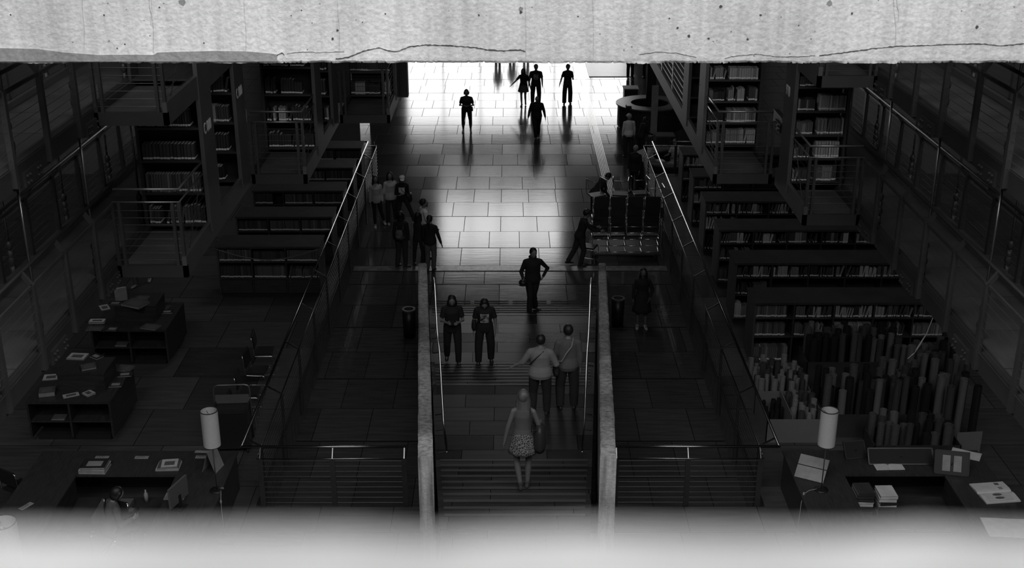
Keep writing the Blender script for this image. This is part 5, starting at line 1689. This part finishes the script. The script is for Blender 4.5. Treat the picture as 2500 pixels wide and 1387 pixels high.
# ---- by the counters
p = floor_at(1533, 383)
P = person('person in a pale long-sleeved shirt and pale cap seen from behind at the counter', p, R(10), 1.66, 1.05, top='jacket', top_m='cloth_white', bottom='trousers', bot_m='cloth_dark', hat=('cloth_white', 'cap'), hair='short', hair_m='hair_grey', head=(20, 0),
           arms=[((.18, .05, -1), (.08, .2, -1)), ((.18, .0, -1), (.05, .1, -1))])
p = floor_at(1562, 388)
P = person('dark-haired person in black leaning over the second round counter', p, R(-60), 1.6, 1.0, lean=18, top='jacket', top_m='cloth_black', hair='bob', arms=[((.15, .6, -.8), (.0, 1, -.05)), ((.15, .6, -.8), (-.1, 1, -.1))], female=True)
p = floor_at(1548, 470)
P = person('grey-haired person in a dark jacket over a pale shirt standing by the counter', p, R(150), 1.66, 1.05, top='coat', top_m='cloth_black', bottom='trousers', bot_m='cloth_black', hair='short', hair_m='hair_grey', head=(20, 0), arms=[((.15, .05, -1), (.0, .3, -1)), ((.15, .05, -1), (.0, .3, -1))])
P2 = person('staff member in pale clothes behind the second round counter', Vector((6.15, 40.95 + .85, 0)), R(120), 1.6, .95, top='tee', top_m='cloth_pale', hair='bob', female=True, arms=[((.15, .5, -.8), (-.1, .9, .0)), ((.15, .5, -.8), (-.1, .9, 0))]) if False else None
p = Vector((5.72, 40.72, 0))
person('staff member in pale clothes inside the second round counter', p, R(140), 1.6, .95, top='tee', top_m='cloth_pale', hair='bob', female=True, arms=[((.15, .5, -.8), (-.1, .9, .0)), ((.15, .5, -.8), (-.1, .9, 0))])
# ---- group by the left railing
p = floor_at(921, 552)
P = person('person in a pale striped top striding, half hidden behind the left railing', p, R(195), 1.66, .95, top='jacket', top_m='cloth_pale', bottom='leggings', bot_m='cloth_black', shoe_m='shoe_white', hair='long', legs=[((.0, .25, -1), (.0, .0, -1)), ((.15, .1, -1), (.3, -.45, -1))], female=True)
p = floor_at(956, 545)
P = person('long-haired person in a loose pale shirt and dark trousers beside the left railing', p, R(200), 1.68, 1.0, top='blouse', top_m='cloth_pale', bottom='trousers', bot_m='cloth_dark', shoe_m='shoe_white', hair='long', head=(-15, 0), female=True, legs=[((.05, .1, -1), (.0, 0, -1)), ((.1, .0, -1), (.12, -.25, -1))])
p = floor_at(985, 548)
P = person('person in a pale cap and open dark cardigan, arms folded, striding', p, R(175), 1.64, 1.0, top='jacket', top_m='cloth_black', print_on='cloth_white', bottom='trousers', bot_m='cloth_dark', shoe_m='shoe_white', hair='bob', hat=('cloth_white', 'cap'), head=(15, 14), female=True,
           legs=[((.15, .0, -1), (.0, -.1, -1)), ((.45, .1, -1), (.35, -.05, -1))], arms=[((.2, .15, -1), (-.9, .7, .2)), ((.2, .15, -1), (-.9, .7, .0))])
shoulder_bag(P, -1, 'dark shoulder bag carried by the person in the pale cap', w=.3, h=.26, z=.02, out=.26)
p = floor_at(1037, 637)
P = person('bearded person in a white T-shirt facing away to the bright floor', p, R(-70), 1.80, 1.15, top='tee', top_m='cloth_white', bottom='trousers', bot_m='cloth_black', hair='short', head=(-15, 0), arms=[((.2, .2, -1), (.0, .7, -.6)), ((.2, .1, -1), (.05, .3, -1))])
P['t'].location = floor_at(1037, 628)
b = MB(); b.ball(P['hc'] + Vector((0, .06, -.08)), .05, .05, .05); blend_shape(b.build('beard', 'hair_black', P['t']), .009)
p = floor_at(982, 652)
P = person('dark-dressed person with a small backpack seen from behind at the left of the group', p, R(-12), 1.68, 1.05, top='jacket', top_m='cloth_black', bottom='trousers', bot_m='cloth_dark', hair='long', legs=[((.02, .05, -1), (.0, -.02, -1)), ((.05, .12, -1), (.05, -.2, -1))], female=True, foot_yaw=(60, -20))
backpack(P, 'small rounded backpack on the leftmost person of the group', 'cloth_mid', .12, .24, .28)
p = floor_at(1024, 652)
P = person('person in black with long wavy hair, middle of the left group', p, R(-20), 1.66, 1.0, top='tank', top_m='cloth_black', bottom='leggings', bot_m='cloth_black', hair='verylong', female=True, legs=[((.1, .0, -1), (.0, 0, -1)), ((.15, .05, -1), (.08, 0, -1))])
p = floor_at(1052, 660)
P = person('person with a dark ponytail, dark jacket and paler trousers, nearest the left parapet', p, R(-10), 1.66, 1.05, top='jacket', top_m='cloth_black', bottom='trousers', bot_m='cloth_mid', shoe_m='shoe_black', hair='pony', female=True, legs=[((.03, .05, -1), (-.05, -.1, -1)), ((-.02, .0, -1), (.02, -.1, -1))], arms=[((.35, -.05, -1), (.3, .1, -1)), ((.2, .1, -1), (.05, .3, -1))])
# ---- the striding man before the stairs
p = stair_at(1300, 762)
P = person('person in a black hooded top striding onto the stairs, one hand in the pocket', p, R(TO + 4), 1.76, 1.08, top='hoodie', top_m='cloth_black', bottom='trousers', bot_m='cloth_black', hair='short', head=(18, 8), vox=.009,
           legs=[((-.06, .34, -1), (.06, .06, -1)), ((-.16, -.05, -1), (.16, -.36, -1))], arms=[((.35, .0, -.9), (-.15, .85, -.5)), ((.80, -.25, -.9), (-.55, .35, -.9))], foot_yaw=(10, 45), hold=(1, 1))
w = to_world(P['t'], P['wri'][1])
g = thing('round_helmet', 'small glossy dark helmet held in the hand of the striding person', 'helmet', w + Vector((-.01, -.12, -.03)))
MB().ball((0,0,0), .105, .115, .095, 20, 12).build('shell', 'plastic_black', g, True)
b = MB(); b.ring((0,0), .07, .108, -.06, -.045, 24); b.build('rim', 'chrome', g)
# ---- two persons going down/up at the left of the stairs
p = stair_at(1106, 888)
P = person('person in a dark shirt reading a phone on the stairs, left of the pair', p, R(TO + 5), 1.68, 1.12, top='tee', top_m='cloth_black', bottom='trousers', bot_m='cloth_black', hair='long', head=(0, 22), vox=.009, female=True,
           legs=[((.06, -.12, -1), (.0, -.48, -1)), ((.06, .12, -1), (.0, .0, -1))], arms=[((.22, .05, -1), (-.55, .95, .12)), ((.22, .05, -1), (-.5, .95, .1))], hold=(.7, .7))
w = (to_world(P['t'], P['wri'][1]) + to_world(P['t'], P['wri'][-1]))*.5
b = MB(); b.box(-.037, .037, -.075, .075, -.004, .004); o = b.build('mobile_phone', 'plastic_black'); o.location = w + Vector((0, -.08, .045)); o.rotation_euler = (R(25), 0, 0)
tag(o, 'mobile phone held in both hands by the reader on the stairs', 'phone')
p = stair_at(1184, 888)
P = person('person with bowed head in a black T-shirt with a pale square print on the stairs', p, R(TO + 2), 1.66, 1.12, top='tee', top_m='cloth_black', print_on='cloth_print', bottom='trousers', bot_m='cloth_black', hair='bob', head=(0, 38), wide=1.15, vox=.009, female=True, lean=4,
           legs=[((.10, .06, -1), (.02, .0, -1)), ((.10, -.06, -1), (.0, -.22, -1))], arms=[((.22, .0, -1), (.05, .25, -1)), ((.25, .0, -1), (.0, .2, -1))])
shoulder_bag(P, 1, 'round black shoulder bag of the person with the square print', w=.24, h=.24, z=.06, out=.24)
# ---- couple with their backs turned
p = stair_at(1318, 1012)
P = person('person in a loose white blouse with one arm stretched out on the stairs', p, R(-6), 1.62, 1.22, top='blouse', top_m='cloth_white_dimmed', bottom='trousers', bot_m='cloth_black', hair='short', vox=.009, female=True, head=(-8, 8),
           legs=[((.06, .05, -1), (.0, .0, -1)), ((.08, .1, -1), (.0, -.15, -1))], arms=[((.42, .12, -.95), (.1, .75, -.3)), ((.55, .1, -.9), (.75, .35, -.55))])
b = MB(); U_ = P['U']
g = thing('crossbody_strap', 'thin dark bag strap across the back of the white blouse', 'strap', P['t'].location, P['t'].rotation_euler.z)
b.tube([U_((-.20, -.08, .18)), U_((-.12, -.150, .30)), U_((-.02, -.140, .40)), U_((.06, -.10, .47)), U_((.09, -.02, .515))], .010, 6); b.build('strap', 'cloth_black', g, True)
p = stair_at(1384, 998)
P = person('taller person in a grey jumper and dark trousers with a light strap across the back', p, R(4), 1.72, 1.1, top='jacket', top_m='cloth_jumper', bottom='trousers', bot_m='cloth_black', hair='short', vox=.009, wide=1.15, head=(10, 4),
           legs=[((.08, .03, -1), (.0, .0, -1)), ((.08, .10, -1), (.0, -.12, -1))], arms=[((.16, -.02, -1), (.03, .1, -1)), ((.22, .1, -1), (-.1, .7, -.4))])
sb = shoulder_bag(P, -1, 'striped cloth bag between the couple, on a light strap', 'cloth_dark', w=.28, h=.34, z=-.05, out=.22)
for c in sb.children:
    if c.name.startswith('strap'): c.data.materials[0] = MATS['paper_dim']
# ---- fair-haired woman
p = stair_at(1277, 1190)
P = person('person with very long fair hair, vest top and short patterned skirt on the stairs', p, R(-3), 1.66, .98, top='tank', top_m='cloth_vest', bottom='miniskirt', bot_m='patterned_skirt', hair='verylong', hair_m='hair_fair', skin='skin_dark', vox=.008, female=True, shoe_m='cloth_dark',
           legs=[((.0, .06, -1), (-.05, .0, -1)), ((.04, -.02, -1), (-.16, -.10, -1))], arms=[((.35, .05, -1), (.0, .2, -1)), ((.30, -.05, -1), (.22, .05, -1))], head=(5, 6))
shoulder_bag(P, 1, 'large black bag hanging from the shoulder of the fair-haired person', w=.38, h=.42, d=.16, z=-.02, strap_cross=False, out=.26)
# ---- sunken floor at the right
p = floor_at(1565, 800)
P = person('dark-haired person in a short black dress standing below the right side of the stairs', p, R(TO), 1.62, 1.0, top='jacket', top_m='cloth_black', bottom='dress', bot_m='cloth_black', hair='long', shoe_m='shoe_white', skin='skin_dark', female=True, head=(0, 0), vox=.009,
           arms=[((.28, .0, -1), (.05, .15, -1)), ((.42, -.05, -1), (-.35, .55, -.8))], legs=[((.04, .0, -1), (.0, 0, -1)), ((.04, .06, -1), (.0, 0, -1))])
# ---- workers at the trolley
p = floor_at(1414, 648)
P = person('worker in dark overalls leaning forward to push the trolley of chairs', p, R(-78), 1.74, 1.05, lean=16, top='jacket', top_m='cloth_black', bottom='trousers', bot_m='cloth_dark', hair='short', hat=('cloth_dark', 'cap'), vox=.009,
           legs=[((.0, .25, -1), (.0, -.25, -1)), ((.05, -.25, -1), (.05, -.55, -1))], arms=[((.1, .8, -.5), (.0, 1, .1)), ((.1, .8, -.5), (.0, 1, .05))], hold=(.6, .6))
p = floor_at(1452, 545)
P = person('second worker bending behind the stacked chairs with the head lowered', p, R(-65), 1.70, 1.0, lean=42, top='jacket', top_m='cloth_black', bottom='trousers', bot_m='cloth_black', hair='short', head=(0, 15),
           arms=[((.1, .7, -.7), (.0, .9, -.3)), ((.1, .8, -.6), (0, .9, -.2))])
P['t'].location.y += .35
# ---- feet under the gallery
p = at(345, 697, PLAT)
P = person('person hidden above by the nearest left gallery, only the white trainers showing', p, R(170), 1.72, 1.0, top='tee', bottom='trousers', bot_m='cloth_mid', shoe_m='shoe_white', legs=W1, foot_yaw=(15, 15), vox=.012)
# ---- seated reader at the left desk
chair((-6.55, 16.95, PLAT), (0, 0, R(-20)), 'chair of the seated reader inside the left desk')
P = person('seated person in glasses reading a phone inside the left desk, pale sleeves', Vector((-6.55, 16.95, PLAT)), R(-55), 1.66, 1.0, lean=12, top='jacket', top_m='cloth_mid', bottom='trousers', bot_m='cloth_dark', hair='bob', head=(-10, 18), vox=.010,
           legs=[((.15, 1, -.02), (.0, .08, -1)), ((.15, 1, -.02), (.0, .05, -1))], arms=[((.2, .35, -1), (-.3, 1, .3)), ((.2, .35, -1), (-.3, 1, .25))], hold=(.6, .6))
for c in list(P['t'].children): pass
w = to_world(P['t'], (Vector(P['wri'][1]) + Vector(P['wri'][-1]))*.5)
b = MB(); b.box(-.037, .037, -.075, .075, -.004, .004); o = b.build('mobile_phone', 'chrome'); o.location = w + Vector((.07, .05, .03)); o.rotation_euler = (R(30), 0, R(-55))
tag(o, 'phone in the hands of the seated reader inside the left desk', 'phone')
